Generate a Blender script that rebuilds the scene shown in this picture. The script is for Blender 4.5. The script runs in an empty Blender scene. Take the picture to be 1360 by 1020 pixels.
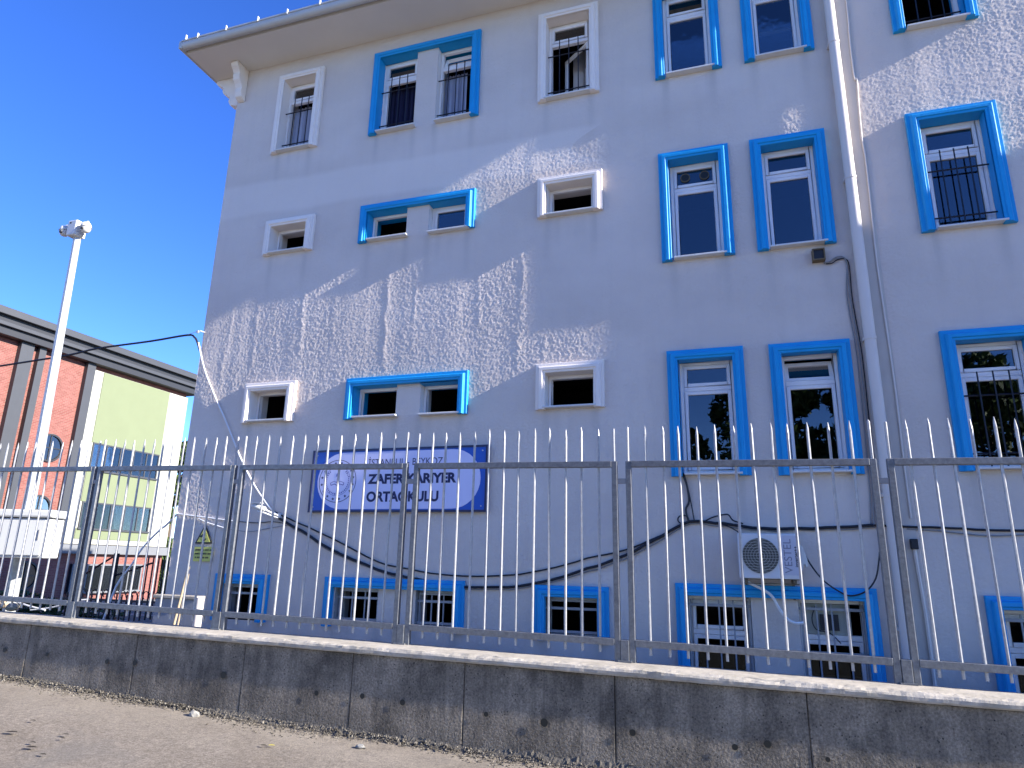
import bpy, bmesh, math, random
import numpy as np
from mathutils import Vector, Matrix, noise
random.seed(7)
C = bpy.context.scene.collection
R = math.radians

# ------------------------------------------------------------------ camera, sky, sun, exposure
# metres; the camera sits at the origin, X runs along the school front, Y away from the street, Z up
cam = bpy.data.cameras.new('camera')
camo = bpy.data.objects.new('camera', cam); C.objects.link(camo)
YAW, PITCH, ROLL = -0.32018352, 0.26025723, 0.02135629
fwd = Vector((math.sin(YAW)*math.cos(PITCH), math.cos(YAW)*math.cos(PITCH), math.sin(PITCH)))
r0 = Vector((math.cos(YAW), -math.sin(YAW), 0)); u0 = r0.cross(fwd)
rgt = math.cos(ROLL)*r0 + math.sin(ROLL)*u0; up = -math.sin(ROLL)*r0 + math.cos(ROLL)*u0
camo.matrix_world = Matrix(((rgt.x, up.x, -fwd.x, 0), (rgt.y, up.y, -fwd.y, 0), (rgt.z, up.z, -fwd.z, 0), (0, 0, 0, 1)))
cam.sensor_fit = 'HORIZONTAL'; cam.sensor_width = 36.0; cam.lens = 890.8/1360*36.0
cam.clip_start = 0.05; cam.clip_end = 5000
S = bpy.context.scene; S.camera = camo

SUN_EL, SUN_GRAZE = R(23.8), R(2.8)     # the sun almost skims along the school front, from the right
sdir = Vector((math.cos(SUN_EL)*math.cos(SUN_GRAZE), -math.cos(SUN_EL)*math.sin(SUN_GRAZE), math.sin(SUN_EL)))
world = bpy.data.worlds.new('World'); S.world = world; world.use_nodes = True
wn = world.node_tree.nodes; wl = world.node_tree.links; wn.clear()
sky = wn.new('ShaderNodeTexSky'); sky.sky_type = 'NISHITA'; sky.sun_disc = False
sky.sun_elevation = SUN_EL; sky.sun_rotation = R(90) + SUN_GRAZE
sky.air_density = 0.85; sky.dust_density = 0.0; sky.ozone_density = 4.0; sky.altitude = 1500
hs = wn.new('ShaderNodeHueSaturation'); hs.inputs['Saturation'].default_value = 1.2; hs.inputs['Hue'].default_value = .518
bg = wn.new('ShaderNodeBackground'); bg.inputs['Strength'].default_value = 0.15
wo = wn.new('ShaderNodeOutputWorld')
wl.new(sky.outputs[0], hs.inputs['Color']); wl.new(hs.outputs[0], bg.inputs[0]); wl.new(bg.outputs[0], wo.inputs[0])
sun = bpy.data.lights.new('sun', 'SUN'); sun.energy = 5.0; sun.angle = R(0.5); sun.color = (1.0, 0.95, 0.88)
suno = bpy.data.objects.new('sun', sun); C.objects.link(suno)
suno.rotation_euler = sdir.to_track_quat('Z', 'Y').to_euler(); suno.location = (40, -2, 20)
S.view_settings.view_transform = 'Standard'; S.view_settings.look = 'None'
S.view_settings.exposure = 1.48; S.view_settings.gamma = 1.0; S.view_settings.use_curve_mapping = False

# ------------------------------------------------------------------ helpers
class MB:
    def __init__(self): self.v = []; self.f = []
    def quad(self, a, b, c, d):
        n = len(self.v); self.v += [tuple(a), tuple(b), tuple(c), tuple(d)]; self.f.append((n, n+1, n+2, n+3)); return self
    def box(self, x0, x1, y0, y1, z0, z1):
        n = len(self.v)
        self.v += [(x0,y0,z0),(x1,y0,z0),(x1,y1,z0),(x0,y1,z0),(x0,y0,z1),(x1,y0,z1),(x1,y1,z1),(x0,y1,z1)]
        self.f += [tuple(n+i for i in q) for q in ((0,3,2,1),(4,5,6,7),(0,1,5,4),(1,2,6,5),(2,3,7,6),(3,0,4,7))]; return self
    def tube(self, pts, r, n=6, cap=True):
        pts = [Vector(p) for p in pts]; rs = r if isinstance(r, (list, tuple)) else [r]*len(pts)
        base = len(self.v); prev = None
        for i, p in enumerate(pts):
            t = (pts[min(i+1, len(pts)-1)] - pts[max(i-1, 0)])
            t = t.normalized() if t.length > 1e-9 else Vector((0,0,1))
            if prev is None:
                a = t.cross(Vector((0,1,0)));
                if a.length < 1e-3: a = t.cross(Vector((1,0,0)))
                a.normalize()
            else:
                a = prev - t*prev.dot(t); a.normalize()
            prev = a; b = t.cross(a)
            for k in range(n):
                an = 2*math.pi*(k+.5)/n
                self.v.append(tuple(p + (a*math.cos(an) + b*math.sin(an))*rs[i]))
        for i in range(len(pts)-1):
            for k in range(n):
                k2 = (k+1) % n
                self.f.append((base+i*n+k, base+i*n+k2, base+(i+1)*n+k2, base+(i+1)*n+k))
        if cap:
            self.f.append(tuple(base+k for k in reversed(range(n))))
            self.f.append(tuple(base+(len(pts)-1)*n+k for k in range(n)))
        return self
    def prism(self, poly, fn, d0, d1):            # poly of (a,b) points, fn(a,b,d) -> xyz
        n = len(self.v); m = len(poly)
        self.v += [tuple(fn(a, b, d0)) for a, b in poly] + [tuple(fn(a, b, d1)) for a, b in poly]
        self.f.append(tuple(n+i for i in range(m))); self.f.append(tuple(n+m+i for i in reversed(range(m))))
        for i in range(m):
            j = (i+1) % m; self.f.append((n+i, n+m+i, n+m+j, n+j))
        return self
    def build(self, name, mat, parent=None, smooth=False, bevel=0.0, seg=2, fix=True):
        me = bpy.data.meshes.new(name); me.from_pydata(self.v, [], self.f); me.update()
        if fix or bevel or smooth:
            bm = bmesh.new(); bm.from_mesh(me)
            if bevel or smooth: bmesh.ops.remove_doubles(bm, verts=bm.verts, dist=1e-5)
            bmesh.ops.recalc_face_normals(bm, faces=bm.faces)
            if bevel:
                es = [e for e in bm.edges if len(e.link_faces) == 2 and e.calc_face_angle(0) > 0.5]
                bmesh.ops.bevel(bm, geom=es, offset=bevel, segments=seg, profile=0.5, affect='EDGES')
            bm.to_mesh(me); bm.free()
        if smooth:
            for p in me.polygons: p.use_smooth = True
            me.set_sharp_from_angle(angle=R(40))
        me.materials.append(mat)
        o = bpy.data.objects.new(name, me); C.objects.link(o)
        if parent: o.parent = parent
        return o

def link(name, me, parent=None):
    o = bpy.data.objects.new(name, me); C.objects.link(o)
    if parent: o.parent = parent
    return o
def tag(o, label, cat, group=None, kind=None):
    o['label'] = label; o['category'] = cat
    if group: o['group'] = group
    if kind: o['kind'] = kind
    return o
def thing(name, label, cat, group=None):
    o = bpy.data.objects.new(name, None); C.objects.link(o); o.empty_display_size = .2
    return tag(o, label, cat, group)
def smooth_path(pts, sub=4):
    pts = [Vector(p) for p in pts]; out = []
    for i in range(len(pts)-1):
        p0 = pts[max(i-1,0)]; p1 = pts[i]; p2 = pts[i+1]; p3 = pts[min(i+2,len(pts)-1)]
        for k in range(sub):
            t = k/sub
            out.append(.5*((2*p1)+(p2-p0)*t+(2*p0-5*p1+4*p2-p3)*t*t+(3*p1-p0-3*p2+p3)*t**3))
    out.append(pts[-1]); return out

# ------------------------------------------------------------------ materials
class N:
    def __init__(self, name):
        self.m = bpy.data.materials.new(name); self.m.use_nodes = True
        self.t = self.m.node_tree; self.n = self.t.nodes; self.l = self.t.links
        self.b = self.n['Principled BSDF']; self.co = None
    def coord(self, scale=(1,1,1)):
        if not self.co:
            self.co = self.n.new('ShaderNodeTexCoord')
        mp = self.n.new('ShaderNodeMapping'); mp.inputs['Scale'].default_value = scale
        self.l.new(self.co.outputs['Object'], mp.inputs[0]); return mp.outputs[0]
    def noise(self, s, detail=3, rough=.55, scale=(1,1,1), dist=0.0):
        t = self.n.new('ShaderNodeTexNoise'); t.inputs['Scale'].default_value = s
        t.inputs['Detail'].default_value = detail; t.inputs['Roughness'].default_value = rough
        t.inputs['Distortion'].default_value = dist
        self.l.new(self.coord(scale), t.inputs['Vector']); return t.outputs[0]
    def voro(self, s, scale=(1,1,1), feat='F1'):
        t = self.n.new('ShaderNodeTexVoronoi'); t.inputs['Scale'].default_value = s; t.feature = feat
        self.l.new(self.coord(scale), t.inputs['Vector']); return t.outputs[0]
    def z(self):
        s = self.n.new('ShaderNodeSeparateXYZ'); self.l.new(self.coord(), s.inputs[0]); return s.outputs[2]
    def ramp(self, val, stops):
        r = self.n.new('ShaderNodeValToRGB'); e = r.color_ramp.elements
        while len(e) < len(stops): e.new(.5)
        for i, (p, c) in enumerate(stops):
            e[i].position = p; e[i].color = (c[0], c[1], c[2], 1) if isinstance(c, (tuple, list)) else (c, c, c, 1)
        self.l.new(val, r.inputs[0]); return r.outputs[0]
    def mix(self, fac, a, b, mode='MIX'):
        x = self.n.new('ShaderNodeMix'); x.data_type = 'RGBA'; x.blend_type = mode
        for i, v in ((0, fac), (6, a), (7, b)):
            if hasattr(v, 'is_output'): self.l.new(v, x.inputs[i])
            elif i == 0: x.inputs[0].default_value = v
            else: x.inputs[i].default_value = (v[0], v[1], v[2], 1)
        return x.outputs[2]
    def math(self, op, a, b=0.0):
        x = self.n.new('ShaderNodeMath'); x.operation = op
        for i, v in enumerate((a, b)):
            if hasattr(v, 'is_output'): self.l.new(v, x.inputs[i])
            else: x.inputs[i].default_value = v
        return x.outputs[0]
    def mapr(self, v, a, b, c=0.0, d=1.0):
        x = self.n.new('ShaderNodeMapRange'); self.l.new(v, x.inputs[0])
        for i, k in enumerate((a, b, c, d)): x.inputs[i+1].default_value = k
        return x.outputs[0]
    def col(self, c):
        if hasattr(c, 'is_output'): self.l.new(c, self.b.inputs['Base Color'])
        else: self.b.inputs['Base Color'].default_value = (c[0], c[1], c[2], 1)
        return self
    def set(self, rough=.6, metal=0.0, spec=.5):
        if hasattr(rough, 'is_output'): self.l.new(rough, self.b.inputs['Roughness'])
        else: self.b.inputs['Roughness'].default_value = rough
        self.b.inputs['Metallic'].default_value = metal; self.b.inputs['Specular IOR Level'].default_value = spec
        return self
    def bump(self, h, strength=1.0, dist=.01):
        x = self.n.new('ShaderNodeBump'); x.inputs['Distance'].default_value = dist
        if hasattr(strength, 'is_output'): self.l.new(strength, x.inputs['Strength'])
        else: x.inputs['Strength'].default_value = strength
        self.l.new(h, x.inputs['Height'])
        if self.b.inputs['Normal'].is_linked: self.l.new(self.b.inputs['Normal'].links[0].from_socket, x.inputs['Normal'])
        self.l.new(x.outputs[0], self.b.inputs['Normal']); return self

def simple(name, c, rough=.6, metal=0, spec=.5, var=.12, s=6, bump=0, bs=40, bd=.004):
    m = N(name)
    lo = tuple(max(0, k*(1-var)) for k in c); hi = tuple(min(1, k*(1+var)) for k in c)
    m.col(m.mix(m.noise(s, 4), lo, hi)); m.set(rough, metal, spec)
    if bump: m.bump(m.noise(bs, 3), bump, bd)
    return m.m

def make_stucco():
    m = N('stucco')
    big = m.noise(.55, 4, .5, (1, 1, 1.8)); mid = m.noise(3, 4, .6)
    a = m.mix(m.ramp(big, [(.35, 0), (.65, 1)]), (.63, .545, .475), (.695, .605, .53))
    streak = m.ramp(m.noise(2.2, 4, .6, (2.0, 1, .12)), [(.5, 0), (.78, 1)])
    a = m.mix(m.math('MULTIPLY', streak, .22), a, (.54, .475, .42))
    a = m.mix(m.math('MULTIPLY', m.ramp(mid, [(.55, 0), (.75, 1)]), .15), a, (.75, .675, .60))
    for nm, c, k in (('stain', (.36, .33, .30), .42), ('repaint', (.77, .69, .615), .55)):
        at = m.n.new('ShaderNodeAttribute'); at.attribute_name = nm; a = m.mix(m.math('MULTIPLY', at.outputs['Fac'], k), a, c)
    m.col(a); m.set(.9, 0, .2)
    m.bump(m.noise(105, 3, .7), 1.0, .008)
    return m.m
M = {}
M['stucco'] = make_stucco()
M['white_plaster'] = simple('white_plaster', (.80, .72, .64), .8, 0, .2, .06, 5, .35, 60, .004)
def make_blue():
    m = N('blue_paint')
    m.col(m.mix(m.noise(4, 4), (.004, .25, .54), (.008, .32, .66))); m.set(.5, 0, .35)
    m.bump(m.noise(18, 3), .4, .006); m.bump(m.noise(90, 2), .2, .002); return m.m
M['blue'] = make_blue()
M['soffit'] = simple('soffit_paint', (.68, .64, .57), .8, 0, .2, .08, 1.2, .15, 30)
M['gutter'] = simple('gutter_metal', (.46, .45, .42), .45, .1, .5, .1, 3)
M['pvc'] = simple('white_pvc', (.86, .80, .74), .4, 0, .5, .06, 4)
M['sill'] = simple('marble_sill', (.62, .60, .57), .55, 0, .4, .12, 9, .2, 30)
M['black_iron'] = simple('black_iron', (.012, .012, .02), .5, .3, .5, .3, 10)
M['grey_iron'] = simple('grey_iron', (.50, .50, .49), .5, .4, .5, .2, 12)
M['grille_grey'] = simple('grille_grey', (.30, .31, .33), .5, .2, .5, .2, 12)
M['dark_room'] = simple('dark_room', (.035, .034, .033), .9, 0, .1)
M['dark_reveal'] = simple('unpainted_reveal', (.27, .27, .28), .9, 0, .2, .2, 4)
M['curtain'] = None
def make_curtain(name, a, b):
    m = N(name); m.col(m.mix(m.ramp(m.noise(1, 2, .5, (26, 1, .3)), [(.35, 0), (.65, 1)]), a, b)); m.set(.9, 0, .1); return m.m
M['curtain_light'] = make_curtain('light_curtain', (.30, .31, .38), (.52, .53, .62))
M['curtain_navy'] = make_curtain('navy_curtain', (.012, .012, .035), (.035, .035, .075))
def make_glass(name='window_glass', k=2.1):
    m = N(name); n, l = m.n, m.l
    g = n.new('ShaderNodeBsdfGlossy'); g.inputs['Roughness'].default_value = .01; g.inputs['Color'].default_value = (.95, .97, 1, 1)
    t = n.new('ShaderNodeBsdfTransparent'); t.inputs['Color'].default_value = (.55, .58, .58, 1)
    fr = n.new('ShaderNodeFresnel'); fr.inputs['IOR'].default_value = 1.5
    f = m.math('MULTIPLY', fr.outputs[0], k)
    bp = n.new('ShaderNodeBump'); bp.inputs['Strength'].default_value = .05; bp.inputs['Distance'].default_value = .01
    l.new(m.noise(3, 2), bp.inputs['Height']); l.new(bp.outputs[0], g.inputs['Normal'])
    x = n.new('ShaderNodeMixShader'); l.new(f, x.inputs[0]); l.new(t.outputs[0], x.inputs[1]); l.new(g.outputs[0], x.inputs[2])
    l.new(x.outputs[0], n['Material Output'].inputs[0]); return m.m
M['glass'] = make_glass()
M['glass_dull'] = make_glass('dull_glass', .5)
def make_galv(name, lo, hi, metal=.35, rough=.45):
    m = N(name)
    c = m.mix(m.ramp(m.noise(30, 5, .7), [(.3, 0), (.7, 1)]), lo, hi)
    c = m.mix(m.math('MULTIPLY', m.ramp(m.noise(9, 5, .7), [(.58, 0), (.72, 1)]), .6), c, (.10, .105, .115))
    c = m.mix(m.math('MULTIPLY', m.ramp(m.noise(3.5, 6, .75), [(.6, 0), (.74, 1)]), .45), c, (.16, .10, .06))
    m.col(c); m.set(m.ramp(m.noise(20, 3), [(.3, rough-.1), (.7, rough+.15)]), metal, .5); m.bump(m.noise(120, 2), .25, .001); return m.m
M['galv'] = make_galv('galvanised_steel', (.105, .11, .12), (.205, .21, .218))
M['picket'] = make_galv('galvanised_picket', (.29, .29, .29), (.43, .425, .415), .25, .45)
M['pole_steel'] = make_galv('pole_steel', (.40, .41, .40), (.55, .55, .53), .25, .5)
def make_concrete():
    m = N('stained_concrete')
    a = m.mix(m.ramp(m.noise(2.2, 6, .65), [(.3, 0), (.7, 1)]), (0.091, 0.083, 0.073), (0.247, 0.224, 0.192))
    blot = m.ramp(m.noise(5, 5, .7, (1, 1, .55)), [(.48, 0), (.62, 1)])
    a = m.mix(m.math('MULTIPLY', blot, .5), a, (.042, .04, .038))
    pale = m.ramp(m.noise(7, 5, .7, (1.4, 1, .6)), [(.6, 0), (.76, 1)])
    a = m.mix(m.math('MULTIPLY', pale, .65), a, (.32, .295, .255))
    fine = m.ramp(m.noise(60, 4, .7), [(.35, .5), (.65, 1.4)])
    a = m.mix(.8, a, fine, 'MULTIPLY')
    pit = m.ramp(m.voro(30), [(.12, 0), (.2, 1)])
    a = m.mix(m.math('MULTIPLY', m.math('SUBTRACT', 1.0, pit), m.ramp(m.noise(8, 2), [(.42, 0), (.55, .9)])), a, (.02, .02, .02))
    run = m.ramp(m.noise(3.2, 5, .6, (3.2, 1, .16)), [(.5, 0), (.66, 1)])
    a = m.mix(m.math('MULTIPLY', run, .38), a, (.05, .047, .043))
    run2 = m.ramp(m.noise(2.4, 5, .6, (4.0, 1, .2), .3), [(.58, 0), (.72, 1)])
    a = m.mix(m.math('MULTIPLY', run2, .28), a, (.33, .31, .275))
    a = m.mix(1.0, a, (1.3, 1.2, 1.05), 'MULTIPLY')
    m.col(a); m.set(.9, 0, .25)
    low = m.math('ADD', m.mapr(m.z(), -1.1, -1.42, 0, 1), m.math('MULTIPLY', m.math('SUBTRACT', m.noise(4, 3), .5), .9))
    m.bump(m.noise(55, 3, .6), m.mapr(low, .2, .9, .25, 1.0), .02)
    m.bump(m.noise(14, 4), .5, .01); return m.m
M['concrete'] = make_concrete()
def make_coping():
    m = N('coping_concrete')
    a = m.mix(m.ramp(m.noise(5, 6, .7), [(.3, 0), (.7, 1)]), (.32, .285, .225), (.50, .445, .365))
    a = m.mix(m.math('MULTIPLY', m.ramp(m.noise(14, 5, .7), [(.55, 0), (.68, 1)]), .55), a, (.2, .185, .165))
    m.col(a); m.set(.92, 0, .2); m.bump(m.noise(50, 4, .7), .45, .006); return m.m
M['coping'] = make_coping()
def make_road():
    m = N('worn_asphalt')
    a = m.mix(m.ramp(m.noise(1.1, 5, .6), [(.3, 0), (.7, 1)]), (0.192, 0.164, 0.130), (0.260, 0.226, 0.183))
    g = m.ramp(m.noise(75, 5, .8), [(.32, .35), (.68, 1.5)])
    a = m.mix(.85, a, g, 'MULTIPLY')
    a = m.mix(.9, a, m.ramp(m.noise(26, 4, .75), [(.3, .62), (.7, 1.32)]), 'MULTIPLY')
    a = m.mix(m.math('MULTIPLY', m.ramp(m.noise(.7, 6, .7, (1, 2, 1), .6), [(.55, 0), (.72, 1)]), .5), a, (0.135, 0.128, 0.116))
    a = m.mix(m.math('MULTIPLY', m.ramp(m.noise(3.4, 6, .75), [(.6, 0), (.75, 1)]), .45), a, (0.347, 0.304, 0.248))
    sp = m.n.new('ShaderNodeSeparateXYZ'); m.l.new(m.coord(), sp.inputs[0])
    sand = m.math('MULTIPLY', m.mapr(sp.outputs[1], 4.55, 5.35, 0, 1), m.ramp(m.noise(3.0, 6, .7), [(.36, 0), (.6, 1)]))
    a = m.mix(m.math('MULTIPLY', sand, .75), a, m.mix(m.ramp(m.noise(120, 3, .8), [(.35, 0), (.65, 1)]), (.14, .12, .095), (.42, .37, .29)))
    a = m.mix(1.0, a, (1.06, 1.04, 1.02), 'MULTIPLY')
    m.col(a); m.set(.95, 0, .15); m.bump(m.noise(90, 4, .7), .7, .008); m.bump(m.noise(4, 3), .4, .02); return m.m
M['road'] = make_road()
M['earth'] = simple('yard_earth', (.17, .168, .16), .95, 0, .1, .3, 3, .5, 20, .02)
def make_gravel():
    m = N('gravel'); o = m.n.new('ShaderNodeNewGeometry')
    m.col(m.ramp(o.outputs['Random Per Island'], [(0, (.05, .043, .034)), (.6, (.125, .11, .088)), (1, (.24, .215, .175))])); m.set(.95, 0, .15); return m.m
M['gravel'] = make_gravel()
def make_brick():
    m = N('red_brick'); b = m.n.new('ShaderNodeTexBrick')
    rot = m.n.new('ShaderNodeMapping'); rot.inputs['Rotation'].default_value = (0, R(90), 0)
    m.coord(); cx = m.n.new('ShaderNodeCombineXYZ'); sp = m.n.new('ShaderNodeSeparateXYZ')
    m.l.new(m.co.outputs['Object'], sp.inputs[0]); m.l.new(sp.outputs[1], cx.inputs[0]); m.l.new(sp.outputs[2], cx.inputs[1])
    m.l.new(cx.outputs[0], b.inputs['Vector'])
    b.inputs['Scale'].default_value = 1.0; b.inputs['Brick Width'].default_value = .24; b.inputs['Row Height'].default_value = .085
    b.inputs['Mortar Size'].default_value = .009
    b.inputs['Color1'].default_value = (.19, .062, .052, 1); b.inputs['Color2'].default_value = (.255, .095, .08, 1); b.inputs['Mortar'].default_value = (0.238, 0.154, 0.119, 1)
    m.col(m.mix(.35, b.outputs[0], m.ramp(m.noise(1.2, 4), [(.3, .7), (.7, 1.1)]), 'MULTIPLY')); m.set(.9, 0, .2); m.bump(b.outputs[1], -.6, .01); return m.m
M['brick'] = make_brick()
M['cream'] = simple('cream_render', (.40, .40, .335), .85, 0, .2, .05, 2)
M['green_render'] = simple('green_render', (.175, .20, .115), .85, 0, .2, .07, 1.2)
M['dark_clad'] = simple('dark_cladding', (.028, .029, .032), .5, .2, .5, .1, 2)
M['mid_clad'] = simple('grey_cladding', (.055, .057, .06), .5, .2, .5, .1, 2)
M['belt'] = simple('grey_belt', (.16, .165, .17), .7, 0, .3, .1, 2)
M['white_metal'] = simple('white_enamel', (0.555, 0.555, 0.532), .4, 0, .5, .05, 3)
M['ac_white'] = simple('ac_casing', (.62, .61, .60), .5, 0, .4, .05, 5)
M['ac_dark'] = simple('ac_fan_dark', (.10, .095, .08), .7, 0, .3, .2, 30)
M['ac_ring'] = simple('ac_grille', (.42, .40, .35), .6, 0, .3, .1, 10)
M['rust'] = simple('rusty_bracket', (.16, .12, .07), .8, .2, .3, .4, 14)
M['cable_black'] = simple('black_cable', (.018, .018, .022), .55, 0, .4, .2, 8)
M['cable_grey'] = simple('grey_cable', (.24, .235, .23), .6, 0, .4, .3, 6)
M['cable_white'] = simple('white_conduit', (.75, .74, .72), .5, 0, .4, .1, 6)
M['pipe'] = simple('painted_pipe', (.66, .59, .52), .55, 0, .4, .06, 3, .25, 40, .003)
M['sign_blue'] = simple('sign_blue', (.005, .08, .42), .4, 0, .5, .06, 2)
M['sign_frame'] = simple('sign_frame', (.012, .014, .06), .4, 0, .5, .1, 4)
M['sign_pill'] = simple('sign_pale', (.63, .61, .80), .45, 0, .4, .04, 2)
M['sign_text'] = simple('sign_text', (.012, .014, .07), .5, 0, .4, .05, 4)
M['sign_line'] = simple('sign_line', (.09, .09, .30), .5, 0, .4, .05, 4)
M['warn_yellow'] = simple('warning_yellow', (.58, .56, .12), .5, 0, .4, .1, 6)
M['warn_black'] = simple('warning_black', (.015, .015, .012), .5, 0, .4, .1, 6)
M['concrete_pale'] = simple('pale_concrete', (.30, .31, .33), .9, 0, .2, .15, 5, .5, 30, .006)
M['wood'] = simple('weathered_wood', (.42, .33, .22), .8, 0, .2, .25, 12, .4, 40, .004)
M['rock'] = simple('pale_rock', (0.280, 0.266, 0.231), .9, 0, .2, .15, 20, .6, 30, .01)
M['leaf_yellow'] = simple('yellow_leaf', (.50, .42, .05), .7, 0, .3, .2, 20)
M['leaf_brown'] = simple('dark_leaf', (.035, .028, .02), .8, 0, .2, .3, 20)
M['bark'] = simple('bark', (.12, .09, .065), .95, 0, .1, .3, 8, .8, 14, .03)
def make_leaf(name, a, b):
    m = N(name); g = m.n.new('ShaderNodeNewGeometry')
    m.col(m.ramp(g.outputs['Random Per Island'], [(0, a), (1, b)])); m.set(.6, 0, .3)
    m.b.inputs['Subsurface Weight'].default_value = 0; return m.m
M['leaf'] = make_leaf('green_leaves', (.03, .055, .014), (.085, .13, .03))
M['leaf_dark'] = make_leaf('dark_green_leaves', (.02, .04, .014), (.06, .095, .025))

# ------------------------------------------------------------------ ground, road
def base_z(x):           # road level along the foot of the retaining wall
    pts = [(-40, .2), (-12, -.98), (-9, -1.16), (-7.35, -1.265), (-6.6, -1.29), (-4.64, -1.39), (-3.3, -1.435), (-1.64, -1.475), (0, -1.50), (6, -1.55), (40, -1.8)]
    for (a, za), (b, zb) in zip(pts, pts[1:]):
        if x <= b: return za + (zb-za)*(x-a)/(b-a)
    return pts[-1][1]
g = MB(); g.quad((-2500,-2500,-2.6), (2500,-2500,-2.6), (2500,2500,-2.6), (-2500,2500,-2.6))
o = g.build('ground', M['earth']); o['kind'] = 'structure'
rd = MB(); xs = [-40+i*.5 for i in range(161)]; ys = [5.62, 5.3, 5.0, 4, 3, 2, 0, -2, -4.5]
for x in xs:
    for y in ys:
        k = 0.0
        if -12 < x < 8 and y > 2: k = .012*noise.noise((x*1.3, y*1.3, 2.0))
        rd.v.append((x, y, base_z(x) + k))
nx = len(ys)
for i in range(len(xs)-1):
    for j in range(nx-1): rd.f.append((i*nx+j, i*nx+j+1, (i+1)*nx+j+1, (i+1)*nx+j))
o = rd.build('road', M['road'], smooth=True); o['kind'] = 'structure'
yd = MB(); yd.box(-14, 60, 5.9, 40, -2.5, -1.56)
o = yd.build('schoolyard', M['earth']); o['kind'] = 'structure'
pv = MB(); pv.box(-40, 40, -8.5, -4.5, -2.5, -1.35)
o = pv.build('pavement', M['coping'], bevel=.03); o['kind'] = 'structure'

# ------------------------------------------------------------------ the school
school = thing('school_building', 'three storey grey stucco school with bright blue window surrounds', 'building')
D = 10.0
W = []   # windows: dict(x0,x1,z0,z1, kind ...): openings at the wall face
def win(x0, x1, z0, z1, **k): d = dict(x0=x0, x1=x1, z0=z0, z1=z1, **k); W.append(d); return d
SUR = [] # surrounds: outer x0,x1,top,bottom, colour
def sur(x0, x1, z1, zb, col): SUR.append((x0, x1, z1, zb, col))
# top floor
sur(-8.66,-7.56,9.92,8.03,'white_plaster'); win(-8.49,-7.72,8.07,9.75,k='tall',rev='white_plaster',grille='black',low='curtain_light',split=9.33)
sur(-6.38,-4.08,9.92,8.02,'blue'); win(-6.22,-5.43,8.06,9.75,k='tall',rev='blue',rr='stucco',grille='black',low='curtain_navy',split=9.33); win(-4.98,-4.22,8.05,9.75,k='tall',rev='blue',rl='stucco',grille='black',low='curtain_half',top='tilt',split=9.33)
sur(-2.93,-1.81,9.92,8.02,'white_plaster'); win(-2.77,-1.98,8.06,9.75,k='tall',rev='white_plaster',grille='black',low='swing',split=9.33)
sur(-.84,.25,9.95,8.02,'blue'); win(-.68,.10,8.06,9.79,k='tall',rev='blue',low='glass',split=9.36)
sur(.60,1.66,9.95,8.02,'blue'); win(.75,1.50,8.06,9.79,k='tall',rev='blue',low='blind',split=9.36)
sur(2.78,3.91,9.95,8.02,'blue'); win(2.94,3.74,8.06,9.79,k='tall',rev='blue',grille='black',low='open',split=9.36)
# middle floor
sur(-8.54,-7.41,6.48,5.73,'white_plaster'); win(-8.37,-7.58,5.77,6.32,k='small',rev='white_plaster',low='open')
sur(-6.40,-4.07,6.48,5.71,'blue'); win(-6.22,-5.43,5.75,6.31,k='small',rev='blue',rr='stucco',low='open'); win(-4.98,-4.22,5.73,6.31,k='small',rev='blue',rl='stucco',low='glass')
sur(-2.91,-1.78,6.46,5.71,'white_plaster'); win(-2.74,-1.95,5.74,6.30,k='small',rev='white_plaster',low='open')
sur(-.85,.25,6.56,4.63,'blue'); win(-.68,.10,4.67,6.40,k='tall',rev='blue',low='glass',top='holes',split=5.95)
sur(.57,1.66,6.55,4.63,'blue'); win(.73,1.50,4.67,6.40,k='tall',rev='blue',low='glass',split=5.95)
sur(2.76,3.91,6.56,4.63,'blue'); win(2.93,3.74,4.67,6.40,k='tall',rev='blue',grille='black',low='glass',split=5.92)
# ground floor
sur(-8.54,-7.43,3.12,2.37,'white_plaster'); win(-8.38,-7.58,2.41,2.98,k='small',rev='white_plaster',low='open')
sur(-6.38,-4.07,3.08,2.34,'blue'); win(-6.21,-5.40,2.38,2.92,k='small',rev='blue',rr='stucco',low='open'); win(-4.95,-4.20,2.37,2.90,k='small',rev='blue',rl='stucco',low='open')
sur(-2.90,-1.80,3.09,2.34,'white_plaster'); win(-2.74,-1.95,2.38,2.93,k='small',rev='white_plaster',low='open')
sur(-.84,.26,3.15,1.25,'blue'); win(-.67,.12,1.29,3.00,k='tall',rev='blue',low='glass',split=2.58)
sur(.61,1.68,3.14,1.24,'blue'); win(.76,1.52,1.29,3.00,k='tall',rev='blue',low='glass',top='tilt',split=2.58)
sur(2.78,3.93,3.15,1.25,'blue'); win(2.94,3.76,1.29,3.00,k='tall',rev='blue',grille='black',low='glass',split=2.56)
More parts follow.
